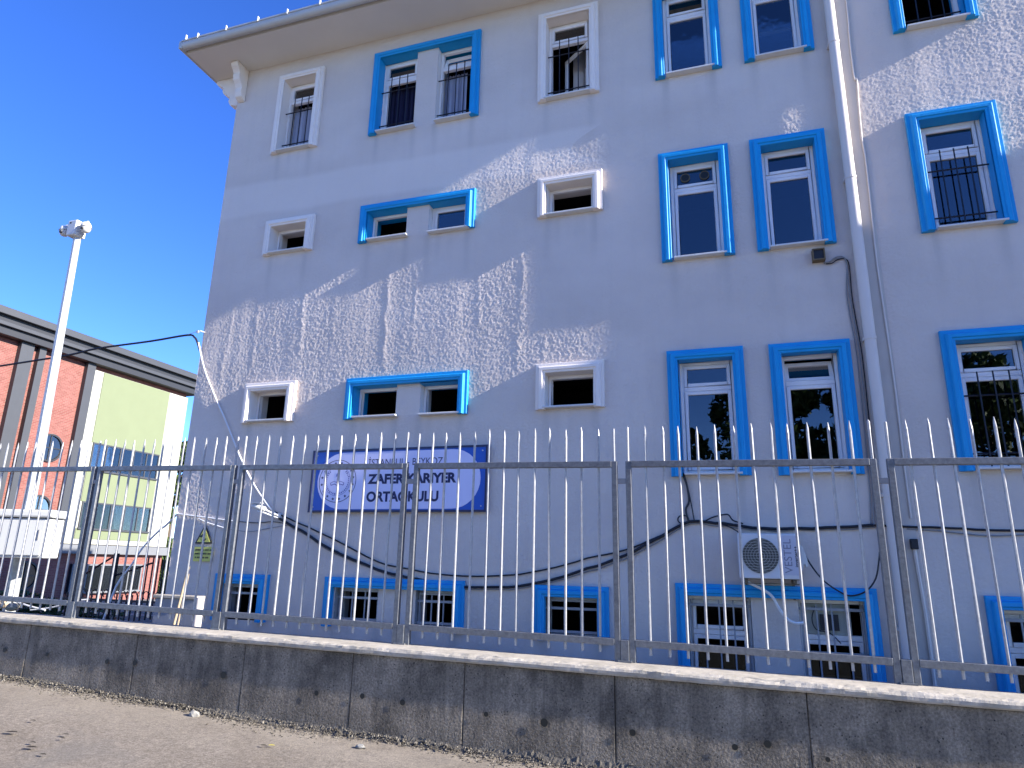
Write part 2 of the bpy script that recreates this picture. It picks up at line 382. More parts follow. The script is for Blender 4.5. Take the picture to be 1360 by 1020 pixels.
# basement
sur(-8.66,-7.56,-.285,-1.05,'blue'); win(-8.46,-7.74,-1.03,-.43,k='low',rev='dark_reveal',grille='grey',low='open')
sur(-6.46,-4.0,-.285,-1.05,'blue'); win(-6.27,-5.49,-1.03,-.43,k='low',rev='dark_reveal',grille='grey',low='open'); win(-4.83,-4.14,-1.03,-.44,k='low',rev='dark_reveal',grille='grey',low='open')
sur(-2.88,-1.78,-.31,-1.07,'blue'); win(-2.74,-1.93,-1.05,-.46,k='low',rev='dark_reveal',grille='grey',low='open')
sur(-.85,1.66,-.225,-1.56,'blue'); win(-.70,.13,-1.56,-.385,k='cellar',rev='dark_reveal',grille='grey',low='glass',split=-.86); win(.72,1.53,-1.56,-.385,k='cellar',rev='dark_reveal',grille='grey',low='glass',top='duct',split=-.86)
sur(2.84,3.98,-.27,-1.56,'blue'); win(3.0,3.8,-1.56,-.43,k='cellar',rev='dark_reveal',grille='grey',low='glass',split=-.9)

XL, XR, ZB = -9.75, 10.4, -1.7
ZS = 10.3            # soffit level of the left block
ZS2 = 13.69          # soffit of the right block, its unseen extra storey added to shade the front
XJ = 2.02
wall = MB()
rng = np.random.default_rng(5)
def vnoise(X, Z, fx, fz, n=512):          # smooth value noise on a random lattice
    lat = rng.random((n, n)); u = X*fx+200; v = Z*fz+200
    i = np.floor(u).astype(int); j = np.floor(v).astype(int); fu = u-i; fv = v-j
    fu = fu*fu*(3-2*fu); fv = fv*fv*(3-2*fv); g = lambda a, b: lat[a % n, b % n]
    return (g(i,j)*(1-fu)+g(i+1,j)*fu)*(1-fv) + (g(i,j+1)*(1-fu)+g(i+1,j+1)*fu)*fv - .5
def axis(lo, hi, cuts, step):
    b = sorted(set([lo, hi]+[c for c in cuts if lo < c < hi])); out = [lo]
    for a, c in zip(b, b[1:]):
        n = max(1, int(round((c-a)/step))); out += [a+(c-a)*k/n for k in range(1, n+1)]
    return np.array(out)
def front_wall(x0, x1, z0, z1, y, step):
    """the roughcast front: a fine sheet whose grain and trowel ripples are real relief"""
    ax = axis(x0, x1, [v for w in W for v in (w['x0'], w['x1'])], step)
    az = axis(z0, z1, [v for w in W for v in (w['z0'], w['z1'])], step)
    X, Z = np.meshgrid(ax, az, indexing='ij')
    grain = vnoise(X, Z, 66, 62)*.0066 + vnoise(X, Z, 36, 32)*.0022
    patch = np.clip(vnoise(X, Z, .8, .7)*1.3+.95, .6, 1.25)
    rip = vnoise(X+vnoise(X, Z, .6, .8)*.25, Z, 2.0, .22)*.0075 + vnoise(X, Z, 6, .5)*.0025 + vnoise(X, Z, .5, .6)*.008
    runs = 0
    for rx, ra, zt, zb_ in ((-9.15,.006,5.2,2.9),(-8.5,.012,5.0,3.1),(-7.45,.014,5.35,3.2),(-6.75,.007,5.3,3.2),(-5.75,.013,5.7,3.1),(-5.2,.008,5.5,3.2),(-3.95,.010,6.0,3.6),(-3.2,.016,5.6,2.9),(-2.75,.007,5.4,3.0)):
        cxr = rx + .10*vnoise(X*0+rx, Z, 1, .9) + .05*vnoise(X*0+rx, Z, 1, 3.1)
        amp = np.clip((zt-Z)/.5, 0, 1)*np.clip((Z-zb_)/.5, 0, 1)*(.55+.9*np.abs(vnoise(X*0+rx*3, Z, 1, 5)))
        runs = runs - ra*.45*amp*np.exp(-((X-cxr)/(.05+.05*vnoise(X*0+rx, Z, 1, 2.3)))**2)*(1+1.3*vnoise(X, Z, 20, 14))
    rip = rip + runs
    Y = y + np.where((X > x0+1e-6) & (X < x1-1e-6), grain*patch + rip, 0)
    nx, nz = len(ax), len(az)
    idx = np.arange(nx*nz).reshape(nx, nz)
    cx = (ax[1:]+ax[:-1])/2; cz = (az[1:]+az[:-1])/2; keep = np.ones((nx-1, nz-1), bool)
    for w in W: keep &= ~(((cx > w['x0']) & (cx < w['x1']))[:, None] & ((cz > w['z0']) & (cz < w['z1']))[None, :])
    q = np.stack([idx[:-1,:-1], idx[1:,:-1], idx[1:,1:], idx[:-1,1:]], -1)[keep]
    me = bpy.data.meshes.new('wall'); co = np.stack([X, Y, Z], -1).reshape(-1, 3).astype(np.float32)
    me.vertices.add(len(co)); me.vertices.foreach_set('co', co.ravel())
    me.loops.add(q.size); me.loops.foreach_set('vertex_index', q.ravel().astype(np.int32))
    me.polygons.add(len(q)); me.polygons.foreach_set('loop_start', np.arange(0, q.size, 4, dtype=np.int32))
    st = np.zeros_like(X)
    for w in W:
        for e in (w['x0'], w['x1']):
            st += np.exp(-((X-e-.04*vnoise(X, Z, 1.5, 1.2))/.07)**2)*np.clip(1-(w['z0']-Z)/1.1, 0, 1)*(Z < w['z0'])*.7
        inn = (X > w['x0']-.05) & (X < w['x1']+.05) & (Z < w['z0'])
        st += inn*np.clip(1-(w['z0']-Z)/.7, 0, 1)*np.clip(vnoise(X, Z, 9, .6)*2.2, 0, 1)*.5
    st += np.clip((-.55-Z)/.8, 0, 1)*(.5+vnoise(X, Z, 3, 3))
    st = np.clip(st, 0, 1)
    band = np.clip(1-np.abs(Z-(6.95-.012*X+.10*vnoise(X, Z, .9, .5)))/.42, 0, 1); band = np.clip(band*4, 0, 1)*(X < -2.0+.8*vnoise(X, Z, .5, 2))
    at = me.attributes.new('stain', 'FLOAT', 'POINT'); at.data.foreach_set('value', st.reshape(-1).astype(np.float32))
    at = me.attributes.new('repaint', 'FLOAT', 'POINT'); at.data.foreach_set('value', band.reshape(-1).astype(np.float32))
    me.update(calc_edges=True); me.validate(); me.materials.append(M['stucco'])
    return link('wall', me, school)
front_wall(XL, 5.4, ZB, ZS, D, .0145)
wall.quad((5.4, D, ZB), (XR, D, ZB), (XR, D, ZS), (5.4, D, ZS))
YB = 27.0
wall.quad((XJ, D, ZS), (XR, D, ZS), (XR, D, ZS2), (XJ, D, ZS2))
wall.quad((XL, D, ZB), (XL, D, ZS), (XL, YB, ZS), (XL, YB, ZB))
wall.quad((XR, D, ZB), (XR, YB, ZB), (XR, YB, ZS2), (XR, D, ZS2))
wall.quad((XL, YB, ZB), (XL, YB, ZS), (XR, YB, ZS), (XR, YB, ZB))
wall.quad((XJ, D, ZS), (XJ, D, ZS2), (XJ, YB, ZS2), (XJ, YB, ZS))
wall.quad((XJ, YB, ZS), (XJ, YB, ZS2), (XR, YB, ZS2), (XR, YB, ZS))
wall.build('wall', M['stucco'], school, fix=False)

# eaves, gutters and roofs
def eave(x0, x1, z, yf, xl_over, xr_over):
    e = MB(); e.box(x0-xl_over, x1+xr_over, yf, YB+1, z, z+.12); e.build('eave', M['soffit'], school)
    gt = MB(); n = 10; pr = []
    for k in range(n+1):
        a = math.pi + math.pi*k/n; pr.append((yf-.09+.085*math.cos(a)*1.0, z+.13+.12*math.sin(a)))
    pr += [(yf-.012, z+.17), (yf-.165, z+.17)]
    gt.prism(pr, lambda a, b, d: (d, a, b), x0-xl_over, x1+xr_over); gt.build('gutter', M['gutter'], school, smooth=True)
    fl = MB(); fl.box(x0-xl_over+.002, x1+xr_over-.002, yf-.185, yf-.168, z+.15, z+.185); fl.build('gutter_lip', M['gutter'], school)
eave(XL, XJ, ZS, 9.17, .72, -.0)
lo_ = MB(); lo_.box(XL-.80, XL-.723, 9.0, YB+1, ZS+.01, ZS+.20); lo_.build('gutter', M['gutter'], school, bevel=.02)
eave(XJ, XR, ZS2, 9.05, 0, 1.0)  # unseen high eave, its right end placed to edge the sun band
rf = MB()
x0, x1, y0, y1, zr = XL-.7, XJ, 9.1, YB+.9, ZS+.125
rf.v += [(x0,y0,zr),(x1,y0,zr),(x1,y1,zr),(x0,y1,zr),(XL+6.5,18,zr+2.4),(x1,18,zr+2.4)]
rf.f += [(0,1,5,4),(3,0,4),(2,3,4,5),(1,2,5)]
rf.build('roof', simple('roof_tile', (.22,.12,.08), .8, 0, .2, .2, 4), school)
rf = MB(); x0, x1, zr = XJ-.0, XR+.98, ZS2+.125
rf.v += [(x0,y0,zr),(x1,y0,zr),(x1,y1,zr),(x0,y1,zr),(x0,18,zr+1.6),(XR-4,18,zr+1.6)]
rf.f += [(0,1,5,4),(1,2,5),(2,3,4,5),(3,0,4)]
rf.build('roof', bpy.data.materials['roof_tile'], school)
cl = MB(); cl.box(-.010, .010, -.03, .01, -.0, .115); clm = cl.build('snow_clip', M['white_metal'], school); clme = clm.data
first = True
x = XL-.70
xsC = [-10.36, -10.05, -9.33, -8.55, -7.85, -7.1, -6.4, -5.65, -4.95, -4.2, -3.5, -2.8]
for k, x in enumerate(xsC):
    c_ = clm if k == 0 else link('snow_clip', clme, school)
    c_.location = (x, 9.0, ZS+.14 + (.03 if k == 0 else random.uniform(-.01,.01)))
# scroll brackets under the corner of the eave
def console(fn, k=1.0):
    prof = [(0,0),(.36,0),(.38,-.05),(.35,-.12),(.30,-.16),(.26,-.22),(.27,-.30),(.25,-.38),(.19,-.44),(.15,-.52),(.16,-.62),(.13,-.72),(.06,-.76),(0,-.78)]
    b = MB(); b.prism([(p*k, q) for p, q in prof], fn, 0, .17); return b
console(lambda a, b, d: (XL+.04+d, D-.003-a, ZS-.003+b)).build('eave_bracket', M['white_plaster'], school, bevel=.012)
console(lambda a, b, d: (XL-.003-a, D+.05+d, ZS-.003+b), 1.9).build('eave_bracket', M['white_plaster'], school, bevel=.012)

# window surrounds: a stepped moulding mitred round three sides
PROF = [(0,0),(0,.058),(.005,.064),(.050,.066),(.054,.072),(.058,.096),(.066,.110),(.076,.115),(.116,.115),(.122,.108),(.126,.098),(.154,.096),(.160,.090),(.160,.0)]
def surround(x0, x1, z1, zb, mat):
    m = MB(); n = len(PROF)
    for d, h in PROF: m.v.append((x0+d, D-.002-h, zb))
    for d, h in PROF: m.v.append((x0+d, D-.002-h, z1-d))
    for d, h in PROF: m.v.append((x1-d, D-.002-h, z1-d))
    for d, h in PROF: m.v.append((x1-d, D-.002-h, zb))
    for s in range(3):
        for i in range(n-1): m.f.append((s*n+i, s*n+i+1, (s+1)*n+i+1, (s+1)*n+i))
    m.f.append(tuple(range(n))); m.f.append(tuple(reversed(range(3*n, 4*n))))
    o = m.build('window_surround', mat, school)
for a in SUR: surround(*a[:4], M[a[4]])

def frame_box(m, x0, x1, z0, z1, w, y0, y1):
    m.box(x0, x0+w, y0, y1, z0, z1); m.box(x1-w, x1, y0, y1, z0, z1)
    m.box(x0+w, x1-w, y0, y1, z1-w, z1); m.box(x0+w, x1-w, y0, y1, z0, z0+w)
def curtain(par, x0, x1, z0, z1, y, mat, amp=.02):
    m = MB(); n = 26
    for i in range(n+1):
        x = x0+(x1-x0)*i/n; yy = y+amp*math.sin(i*1.9)+amp*.4*math.sin(i*.7+x)
        m.v += [(x, yy, z0), (x, yy, z1)]
    for i in range(n): m.f.append((2*i, 2*i+2, 2*i+3, 2*i+1))
    m.build('curtain', M[mat], par, smooth=True, fix=False)
YW = 10.14
def build_window(w):
    x0, x1, z0, z1, k = w['x0'], w['x1'], w['z0'], w['z1'], w['k']
    fr = MB(); fw = .052
    frame_box(fr, x0+.003, x1-.003, z0+.012, z1-.003, fw, YW, YW+.07)
    sp = w.get('split')
    if sp: fr.box(x0+.003+fw, x1-.003-fw, YW-.004, YW+.07, sp-.035, sp+.035)
    win_o = fr.build('window', M['pvc'] if k != 'low' else M['grey_iron'], school, bevel=.006, seg=1)
    ya = 10.003 if k in ('low', 'cellar') else D-.07
    # reveal, three sides and the bed under it
    mats = [w.get('rl', w['rev']), w.get('rr', w['rev'])]
    rv = MB()
    yl = ya if mats[0] == w['rev'] else D+.001; yr = ya if mats[1] == w['rev'] else D+.001
    yt = min(yl, yr)
    rv.quad((x0+.001, yt, z1-.001), (x1-.001, yt, z1-.001), (x1-.001, YW+.3, z1-.001), (x0+.001, YW+.3, z1-.001))
    if mats[0] == w['rev']: rv.quad((x0+.001, yl, z0), (x0+.001, yl, z1), (x0+.001, YW+.3, z1), (x0+.001, YW+.3, z0))
    if mats[1] == w['rev']: rv.quad((x1-.001, yr, z0), (x1-.001, YW+.3, z0), (x1-.001, YW+.3, z1), (x1-.001, yr, z1))
    rv.build('reveal', M[w['rev']], win_o, fix=False)
    for s, mt in enumerate(mats):
        if mt != w['rev']:
            xx = x0+.001 if s == 0 else x1-.001
            r2 = MB(); r2.quad((xx, D+.001, z0), (xx, D+.001, z1), (xx, YW+.3, z1), (xx, YW+.3, z0)); r2.build('reveal', M['white_plaster'], win_o, fix=False)
    if k == 'tall':
        m = MB()
        for xx, sg in ((x0+.003, 1), (x1-.003, -1)):
            if (mats[0] if sg > 0 else mats[1]) == 'stucco': continue
            n = 40; b0 = len(m.v)
            for i in range(n+1):
                z = z0+(z1-z0)*i/n; wv = .016+.016*noise.noise((x0*7+sg*3, z*6, 1))+.012*noise.noise((x0*5, z*19, sg*4))
                m.v += [(xx, YW-max(.003, wv), z), (xx, YW+.02, z)]
            for i in range(n): m.f.append((b0+2*i, b0+2*i+2, b0+2*i+3, b0+2*i+1))
        m.build('paint_edge', M['pvc'], win_o, fix=False)
    # dark room
    rm = MB(); a, b, c, d = x0-.25, x1+.25, z0-.25, z1+.2; y0, y1 = YW+.30, YW+1.9
    rm.quad((a,y1,c),(b,y1,c),(b,y1,d),(a,y1,d)); rm.quad((a,y0,c),(a,y1,c),(a,y1,d),(a,y0,d)); rm.quad((b,y0,c),(b,y0,d),(b,y1,d),(b,y1,c))
    rm.quad((a,y0,d),(a,y1,d),(b,y1,d),(b,y0,d)); rm.quad((a,y0,c),(b,y0,c),(b,y1,c),(a,y1,c))
    rm.build('room', M['dark_room'], win_o, fix=False)
    # sill
    if k in ('tall', 'small'):
        s = MB(); e0 = .03 if w['rev'] == 'white_plaster' else -.02
        s.box(x0-e0, x1+.055, D-.115, YW+.02, z0-.024, z0+.006); s.build('sill', M['sill'], win_o, bevel=.006)
    ix0, ix1 = x0+.003+fw+.005, x1-.003-fw-.005
    iz0, iz1 = z0+.012+fw+.005, z1-.003-fw-.005
    low, top = w['low'], w.get('top', 'glass')
    gl = M['glass_dull' if k == 'cellar' else 'glass']
    def sash(a, b, c, d, glass=True, y=YW-.012, sw=.05):
        m = MB(); frame_box(m, a, b, c, d, sw, y, y+.06); so = m.build('sash', M['pvc'], win_o, bevel=.005, seg=1)
        if glass:
            p = MB(); p.box(a+sw-.003, b-sw+.003, y+.028, y+.034, c+sw-.003, d-sw+.003); p.build('pane', gl, win_o)
    lz1 = (sp-.035-.005) if sp else iz1
    # lower light
    if low in ('glass', 'blind'):
        sash(ix0, ix1, iz0, lz1)
        if low == 'blind':
            m = MB(); m.box(ix0+.05, ix1-.05, YW+.09, YW+.11, (iz0+lz1)/2-.03, (iz0+lz1)/2+.04); m.box((ix0+ix1)/2-.012, (ix0+ix1)/2+.012, YW+.085, YW+.1, (iz0+lz1)/2, (iz0+lz1)/2+.16)
            m.build('blind_rail', M['pvc'], win_o)
            m = MB(); m.quad((ix0, YW+.12, (iz0+lz1)/2), (ix1, YW+.12, (iz0+lz1)/2), (ix1, YW+.12, lz1), (ix0, YW+.12, lz1)); m.build('blind', M['cable_grey'], win_o)
    elif low == 'curtain_light': curtain(win_o, x0+.02, x1-.02, z0, sp, YW+.2, 'curtain_light')
    elif low == 'curtain_navy':
        curtain(win_o, x0+.02, x1-.02, z0, sp, YW+.2, 'curtain_navy')
        m = MB(); m.box(ix0, ix1, YW-.01, YW+.04, lz1-.06, lz1); m.box(ix0, ix0+.05, YW-.01, YW+.04, iz0, lz1-.061); m.build('sash', M['pvc'], win_o)
    elif low == 'curtain_half':
        curtain(win_o, x0+.02, x0+.02+(x1-x0)*.62, z0, sp, YW+.2, 'curtain_light')
    elif low == 'swing':
        # sash swung inwards on its right-hand hinges
        aw, ah = ix1-ix0, lz1-iz0; ang = R(38); m = MB()
        parts = [(0,.05,0,ah),(aw-.05,aw,0,ah),(.05,aw-.05,0,.05),(.05,aw-.05,ah-.05,ah)]
        def place(u, v, d): return (ix1-u*math.cos(ang)-d*math.sin(ang)*-1, YW+.01+u*math.sin(ang)+d*math.cos(ang), iz0+v)
        for (u0, u1, v0, v1) in parts:
            m.prism([(u0,v0),(u1,v0),(u1,v1),(u0,v1)], place, 0, .05)
        m.build('sash', M['pvc'], win_o)
        m = MB(); m.quad(place(.05,.05,.025), place(aw-.05,.05,.025), place(aw-.05,ah-.05,.025), place(.05,ah-.05,.025)); m.build('pane', M['glass'], win_o)
        curtain(win_o, x0+.3, x1-.02, z0, sp, YW+.75, 'curtain_navy')
    # upper light
    if sp:
        tz0 = sp+.035+.005
        if top == 'tilt':
            tilt = R(22); hh = iz1-tz0; m = MB(); ww = ix1-ix0
            def place(u, v, d): return (ix0+u, YW+v*math.sin(tilt)+d*math.cos(tilt), tz0+v*math.cos(tilt)-d*math.sin(tilt))
            for (u0, u1, v0, v1) in [(0,.05,0,hh),(ww-.05,ww,0,hh),(.05,ww-.05,0,.05),(.05,ww-.05,hh-.05,hh)]:
                m.prism([(u0,v0),(u1,v0),(u1,v1),(u0,v1)], place, 0, .05)
            m.build('sash', M['pvc'], win_o)
            m = MB(); m.quad(place(.05,.05,.025), place(ww-.05,.05,.025), place(ww-.05,hh-.05,.025), place(.05,hh-.05,.025)); m.build('pane', M['glass'], win_o)
        elif top == 'duct':
            m = MB(); m.box(ix0, ix1-.12, YW-.01, YW+.03, tz0, iz1); m.build('duct_panel', M['cream'], win_o)
            m = MB(); m.box(ix0+.20, ix0+.42, YW-.05, YW-.012, tz0+.05, tz0+.25); m.build('duct_opening', M['cable_black'], win_o)
            m = MB(); m.tube(smooth_path([(ix0+.16,YW-.04,iz1-.02),(ix0+.10,YW-.06,tz0+.2),(ix0+.14,YW-.06,tz0+.06),(ix0+.3,YW-.06,tz0+.02),(ix0+.42,YW-.05,tz0-.1)]), .008); m.build('duct_cable', M['cable_black'], win_o)
        else:
            sash(ix0, ix1, tz0, iz1)
            if top == 'holes':
                for fx in (.27, .73):
                    cx = ix0+(ix1-ix0)*fx; cz = (tz0+iz1)/2
                    m = MB(); n = 20
                    for rr, yy in ((.085, YW-.0), (.065, YW-.004)): pass
                    m.tube([(cx, YW-.004, cz), (cx, YW+.012, cz)], .078, 24); m.build('vent_ring', M['rust'], win_o)
                    m = MB(); m.tube([(cx, YW-.007, cz), (cx, YW-.0045, cz)], .062, 24); m.build('vent_hole', M['warn_black'], win_o)
    # grille
    if w.get('grille') == 'black':
        m = MB(); yg = D+.07; za, zc = z0+.2, sp-.30
        for zz in (za, zc):
            m.tube([(x0+.0, yg, zz), (x1, yg, zz)], .012, 6)
        for fx in (.28, .5, .72):
            xx = x0+(x1-x0)*fx; m.tube([(xx, yg-.02, z0+.03), (xx, yg-.02, sp+.02)], .010, 6)
        m.build('grille', M['black_iron'], win_o)
    elif w.get('grille') == 'grey':
        m = MB(); yg = D+.06
        zz = [z1-.17, z0+.10] if k == 'low' else [z1-.12, z1-.66, z1-1.0]
        for q in zz: m.box(x0+.002, x1-.002, yg, yg+.012, q-.018, q+.018)
        if k == 'low': m.box(x0+.03, x1-.03, yg, yg+.01, z1-.075, z1-.05); 
        n = 4 if k == 'low' else 5
        for i in range(n):
            xx = x0+.04+(x1-x0-.08)*i/(n-1) ; m.box(xx-.010, xx+.010, yg+.013, yg+.03, z0+.02, z1-.05)
        m.build('grille', M['grille_grey'], win_o)
for w in W: build_window(w)

# downpipe at the block joint with its plaster strip
dp = MB(); dp.tube([(1.925, 9.885, ZS2), (1.925, 9.885, -1.5)], .075, 20); pipe = dp.build('downpipe', M['pipe'], school, smooth=True)
br = MB()
for z in (8.0, 5.6, 3.1, .95, -.7): br.box(1.925-.085, 1.925+.085, 9.9, 9.998, z-.02, z+.02); br.tube([(1.925, 9.885, z-.022), (1.925, 9.885, z+.022)], .082, 20)
br.build('pipe_bracket', M['pipe'], pipe)
jt = MB(); jt.box(2.0, 2.2, 9.985, 9.999, -1.5, ZS2-.01); jt.build('joint_strip', simple('joint_plaster', (.52,.475,.42), .8, 0, .2, .1, 3, .3, 40, .004), school)

# ------------------------------------------------------------------ unseen block added at the right to shade the lower school front
ap = thing('shade_block', 'unseen pale block added beyond the school to shade its lower front', 'building')
b = MB(); b.box(18, 30, 8.0, 22, -2, 11.78); b.build('wall', M['cream'], ap)
b = MB(); b.box(17.9, 30.1, 7.9, 22.1, 11.782, 11.88); b.build('roof', M['belt'], ap)
wm = MB(); wm.box(-.5, .5, -.03, .0, 0, 1.4); w0 = None
for zz in (0, 3.1, 6.2, 9.3):
    for xx in (20, 22.6, 25.2, 27.8):
        if w0 is None: w0 = wm.build('window', M['dark_clad'], ap); wo_ = w0
        else: wo_ = link('window', w0.data, ap)
        wo_.location = (xx, 7.998, zz)

# ------------------------------------------------------------------ second school building, brick and green, far left
B = thing('brick_school', 'red brick and pale green school block with a dark flat eave', 'building')
XB = -34.2
def bx(name, mat, x0, x1, y0, y1, z0, z1, par=B, bev=0): return MB().box(x0, x1, y0, y1, z0, z1).build(name, mat, par, bevel=bev)
bx('brick_wall', M['brick'], XB-12, XB, 6, 34.4, -4.5, 10.6)
for (y0, y1) in ((23.05, 23.72), (24.02, 24.38), (19.6, 20.2), (18.9, 19.25), (26.85, 27.35)):
    bx('pier', M['mid_clad'], XB, XB+.28, y0, y1, .5, 10.35)
bx('render_panel', M['cream'], XB+.0, XB+.16, 27.36, 34.42, .5, 10.1)
gp = MB()
wins = [(28.1, 32.8, 4.52, 6.05), (28.1, 32.8, 1.32, 2.78)]
zs = [.78, 1.32, 2.78, 4.52, 6.05, 10.08]
for i in (0, 2, 4): gp.box(XB+.161, XB+.20, 28.0, 32.85, zs[i], zs[i+1])
gp.build('green_panel', M['green_render'], B)
for (y0, y1, z0, z1) in wins + [(28.2, 32.8, -2.05, -.56)]:
    m = MB(); xo = XB+.22
    m.box(xo-.03, xo, y0, y0+.08, z0, z1); m.box(xo-.03, xo, y1-.08, y1, z0, z1); m.box(xo-.03, xo, y0+.08, y1-.08, z1-.08, z1); m.box(xo-.03, xo+.06, y0-.05, y1+.05, z0-.06, z0+.04)
    n = 5
    for i in range(1, n): yy = y0+(y1-y0)*i/n; m.box(xo-.03, xo-.004, yy-.035, yy+.035, z0+.04, z1-.08)
    wf = m.build('window', M['mid_clad'] if z0 > -1 else M['belt'], B)
    rmb = MB(); rmb.box(XB+.163 if z0 > -1 else XB+.005, xo-.05, y0, y1, z0, z1); rmb.build('window_back', M['cable_black'], wf)
    for i in range(n):
        p = MB(); ya = y0+(y1-y0)*i/n+.05; yb = y0+(y1-y0)*(i+1)/n-.05
        p.box(xo-.040, xo-.031, ya-.02, yb+.02, z0+.03, z1-.07); p.build('pane', M['glass'] if z0 > 4 else M['glass_dull'], wf)
bx('belt_course', M['belt'], XB, XB+.35, 26.9, 34.5, -.02, .46, B, .02)
for (zz) in (5.35, 2.15, -1.15):
    ring = MB(); n = 28
    cy, rad = 25.75, .74
    for rr, xx in ((rad, XB+.002), (rad, XB+.10), (rad-.09, XB+.10), (rad-.09, XB+.03)):
        for i in range(n): a = 2*math.pi*i/n; ring.v.append((xx, cy+rr*math.cos(a), zz+rr*math.sin(a)))
    for q in range(3):
        for i in range(n): ring.f.append((q*n+i, q*n+(i+1)%n, (q+1)*n+(i+1)%n, (q+1)*n+i))
    rw = ring.build('round_window', M['dark_clad'], B, smooth=True)
    p = MB(); p.v = [(XB+.03, cy+(rad-.088)*math.cos(2*math.pi*i/n), zz+(rad-.088)*math.sin(2*math.pi*i/n)) for i in range(n)]; p.f = [tuple(range(n))]
    p.build('pane', M['glass'], rw)
    p = MB(); p.v = [(XB+.008, cy+(rad-.01)*math.cos(2*math.pi*i/n), zz+(rad-.01)*math.sin(2*math.pi*i/n)) for i in range(n)]; p.f = [tuple(range(n))]
    p.build('window_back', M['cable_black'], rw)
    p = MB(); p.box(XB+.028, XB+.06, cy-.025, cy+.025, zz-rad+.09, zz+rad-.09); p.box(XB+.028, XB+.055, cy-rad+.09, cy+rad-.09, zz-.025, zz+.025); p.build('mullion', M['dark_clad'], rw)
bx('eave', M['dark_clad'], XB-12.5, XB+.55, 5, 34.9, 10.36, 10.75, B, .02)
bx('eave', M['mid_clad'], XB-12.5, XB+.75, 5, 35.1, 10.752, 10.95, B, .02)
bx('eave', M['dark_clad'], XB-12.5, XB+.62, 5, 35.0, 10.952, 11.25, B)
bx('eave', M['mid_clad'], XB-12.5, XB+.9, 5, 35.2, 11.252, 11.62, B, .02)

# ------------------------------------------------------------------ trees
def leaf_cloud(m, centre, rad, n, size, squash=1.0):
    cx, cy, cz = centre
    for i in range(n):
        while True:
            p = Vector((random.uniform(-1,1), random.uniform(-1,1), random.uniform(-1,1)))
            if p.length < 1: break
        p = p.normalized()*(p.length**.45)
        q = Vector((cx+p.x*rad, cy+p.y*rad, cz+p.z*rad*squash))
        a = Vector((random.gauss(0,1), random.gauss(0,1), random.gauss(0,1))).normalized(); b_ = a.cross(Vector((random.gauss(0,1), random.gauss(0,1), random.gauss(0,1)))).normalized()
        s = size*random.uniform(.6, 1.3); n0 = len(m.v)
        m.v += [tuple(q-a*s), tuple(q-b_*s*.5), tuple(q+a*s), tuple(q+b_*s*.5)]; m.f.append((n0, n0+1, n0+2, n0+3))
def tree(name, label, x, y, zb, h, crown_r, leaf, n=2600, size=.16, trunk_h=.45, group=None):
    t = thing(name, label, 'tree', group); m = MB()
    top = Vector((x+random.uniform(-.3,.3), y+random.uniform(-.3,.3), zb+h*.85))
    m.tube(smooth_path([(x,y,zb),(x+.1,y,zb+h*.3),(x-.05,y+.1,zb+h*.6),top]), [.22-.2*i/12 for i in range(13)], 8)
    cents = []
    for i in range(9):
        a = 2*math.pi*i/9+random.uniform(-.3,.3); zz = zb+h*random.uniform(trunk_h, .95); rr = crown_r*random.uniform(.35,.75)*(1.1-.5*abs((zz-zb)/h-.65))
        c = Vector((x+rr*math.cos(a), y+rr*math.sin(a), zz)); cents.append(c)
        m.tube([(x, y, zz-h*.18), tuple((Vector((x,y,zz-h*.1))+c)/2), tuple(c)], [.08,.05,.02], 6)
    cents += [Vector((x,y,zb+h*.9)), Vector((x,y,zb+h*.7))]
    m.build('trunk', M['bark'], t, smooth=True)
    l = MB()
    for c in cents: leaf_cloud(l, c, crown_r*random.uniform(.38,.6), n//len(cents), size, .8)
    l.build('crown', M[leaf], t, fix=False)
tree('tree', 'dark leafy tree in the gap between the two school buildings', -39.6, 40.0, -4, 12.4, 2.6, 'leaf', 26000, .17, .06)
for i, (x, y, h) in enumerate([(-9, -15, 9.5), (-3.5, -17, 8.5), (2.0, -15.5, 11.0), (6.5, -14.5, 12.0), (11.5, -16, 12)]):
    lb = ['broad street tree across the road, far left one', 'smaller street tree across the road, second from the left', 'tall street tree across the road facing the school sign', 'tall street tree across the road facing the downpipe', 'tall street tree across the road, far right one'][i]
    tree('tree', lb, x, y, -1.6, h, 3.3, 'leaf', 5200, .26, .25, 'street trees across the road')

# ------------------------------------------------------------------ retaining wall
rw = thing('retaining_wall', 'low dark stained concrete wall with a pale crumbling coping', 'wall')
SL = -.0145
def capz(x): return -.725 + SL*(x+2.9)
joints = [-14, -11.2, -8.9, -7.05, -5.62, -4.35, -3.22, -2.18, -.95, .4, 1.72, 3.2, 5.0, 8]
YF = 5.5
for a, c in zip(joints, joints[1:]):
    m = MB(); g_ = .003; n = 4
    xsx = [a+g_+(c-a-2*g_)*i/n for i in range(n+1)]
    yo = random.uniform(-.0015, .0015)
    for x in xsx:
        zt = capz(x)-.066
        m.v += [(x, YF+yo, base_z(x)-.3), (x, YF+yo, zt), (x, YF+.3, zt), (x, YF+.3, base_z(x)-.3)]
    for i in range(n):
        for k in range(4): m.f.append((i*4+k, i*4+(k+1)%4, (i+1)*4+(k+1)%4, (i+1)*4+k))
    m.f.append((0,1,2,3)); m.f.append(tuple(n*4+k for k in (3,2,1,0)))
    sec = m.build('wall_section', M['concrete'], rw, bevel=.006, seg=1)
m = MB()
m.box(-13.9, 7.9, YF+.02, YF+.26, -2.0, -.95); m.build('wall_core', M['concrete'], rw)
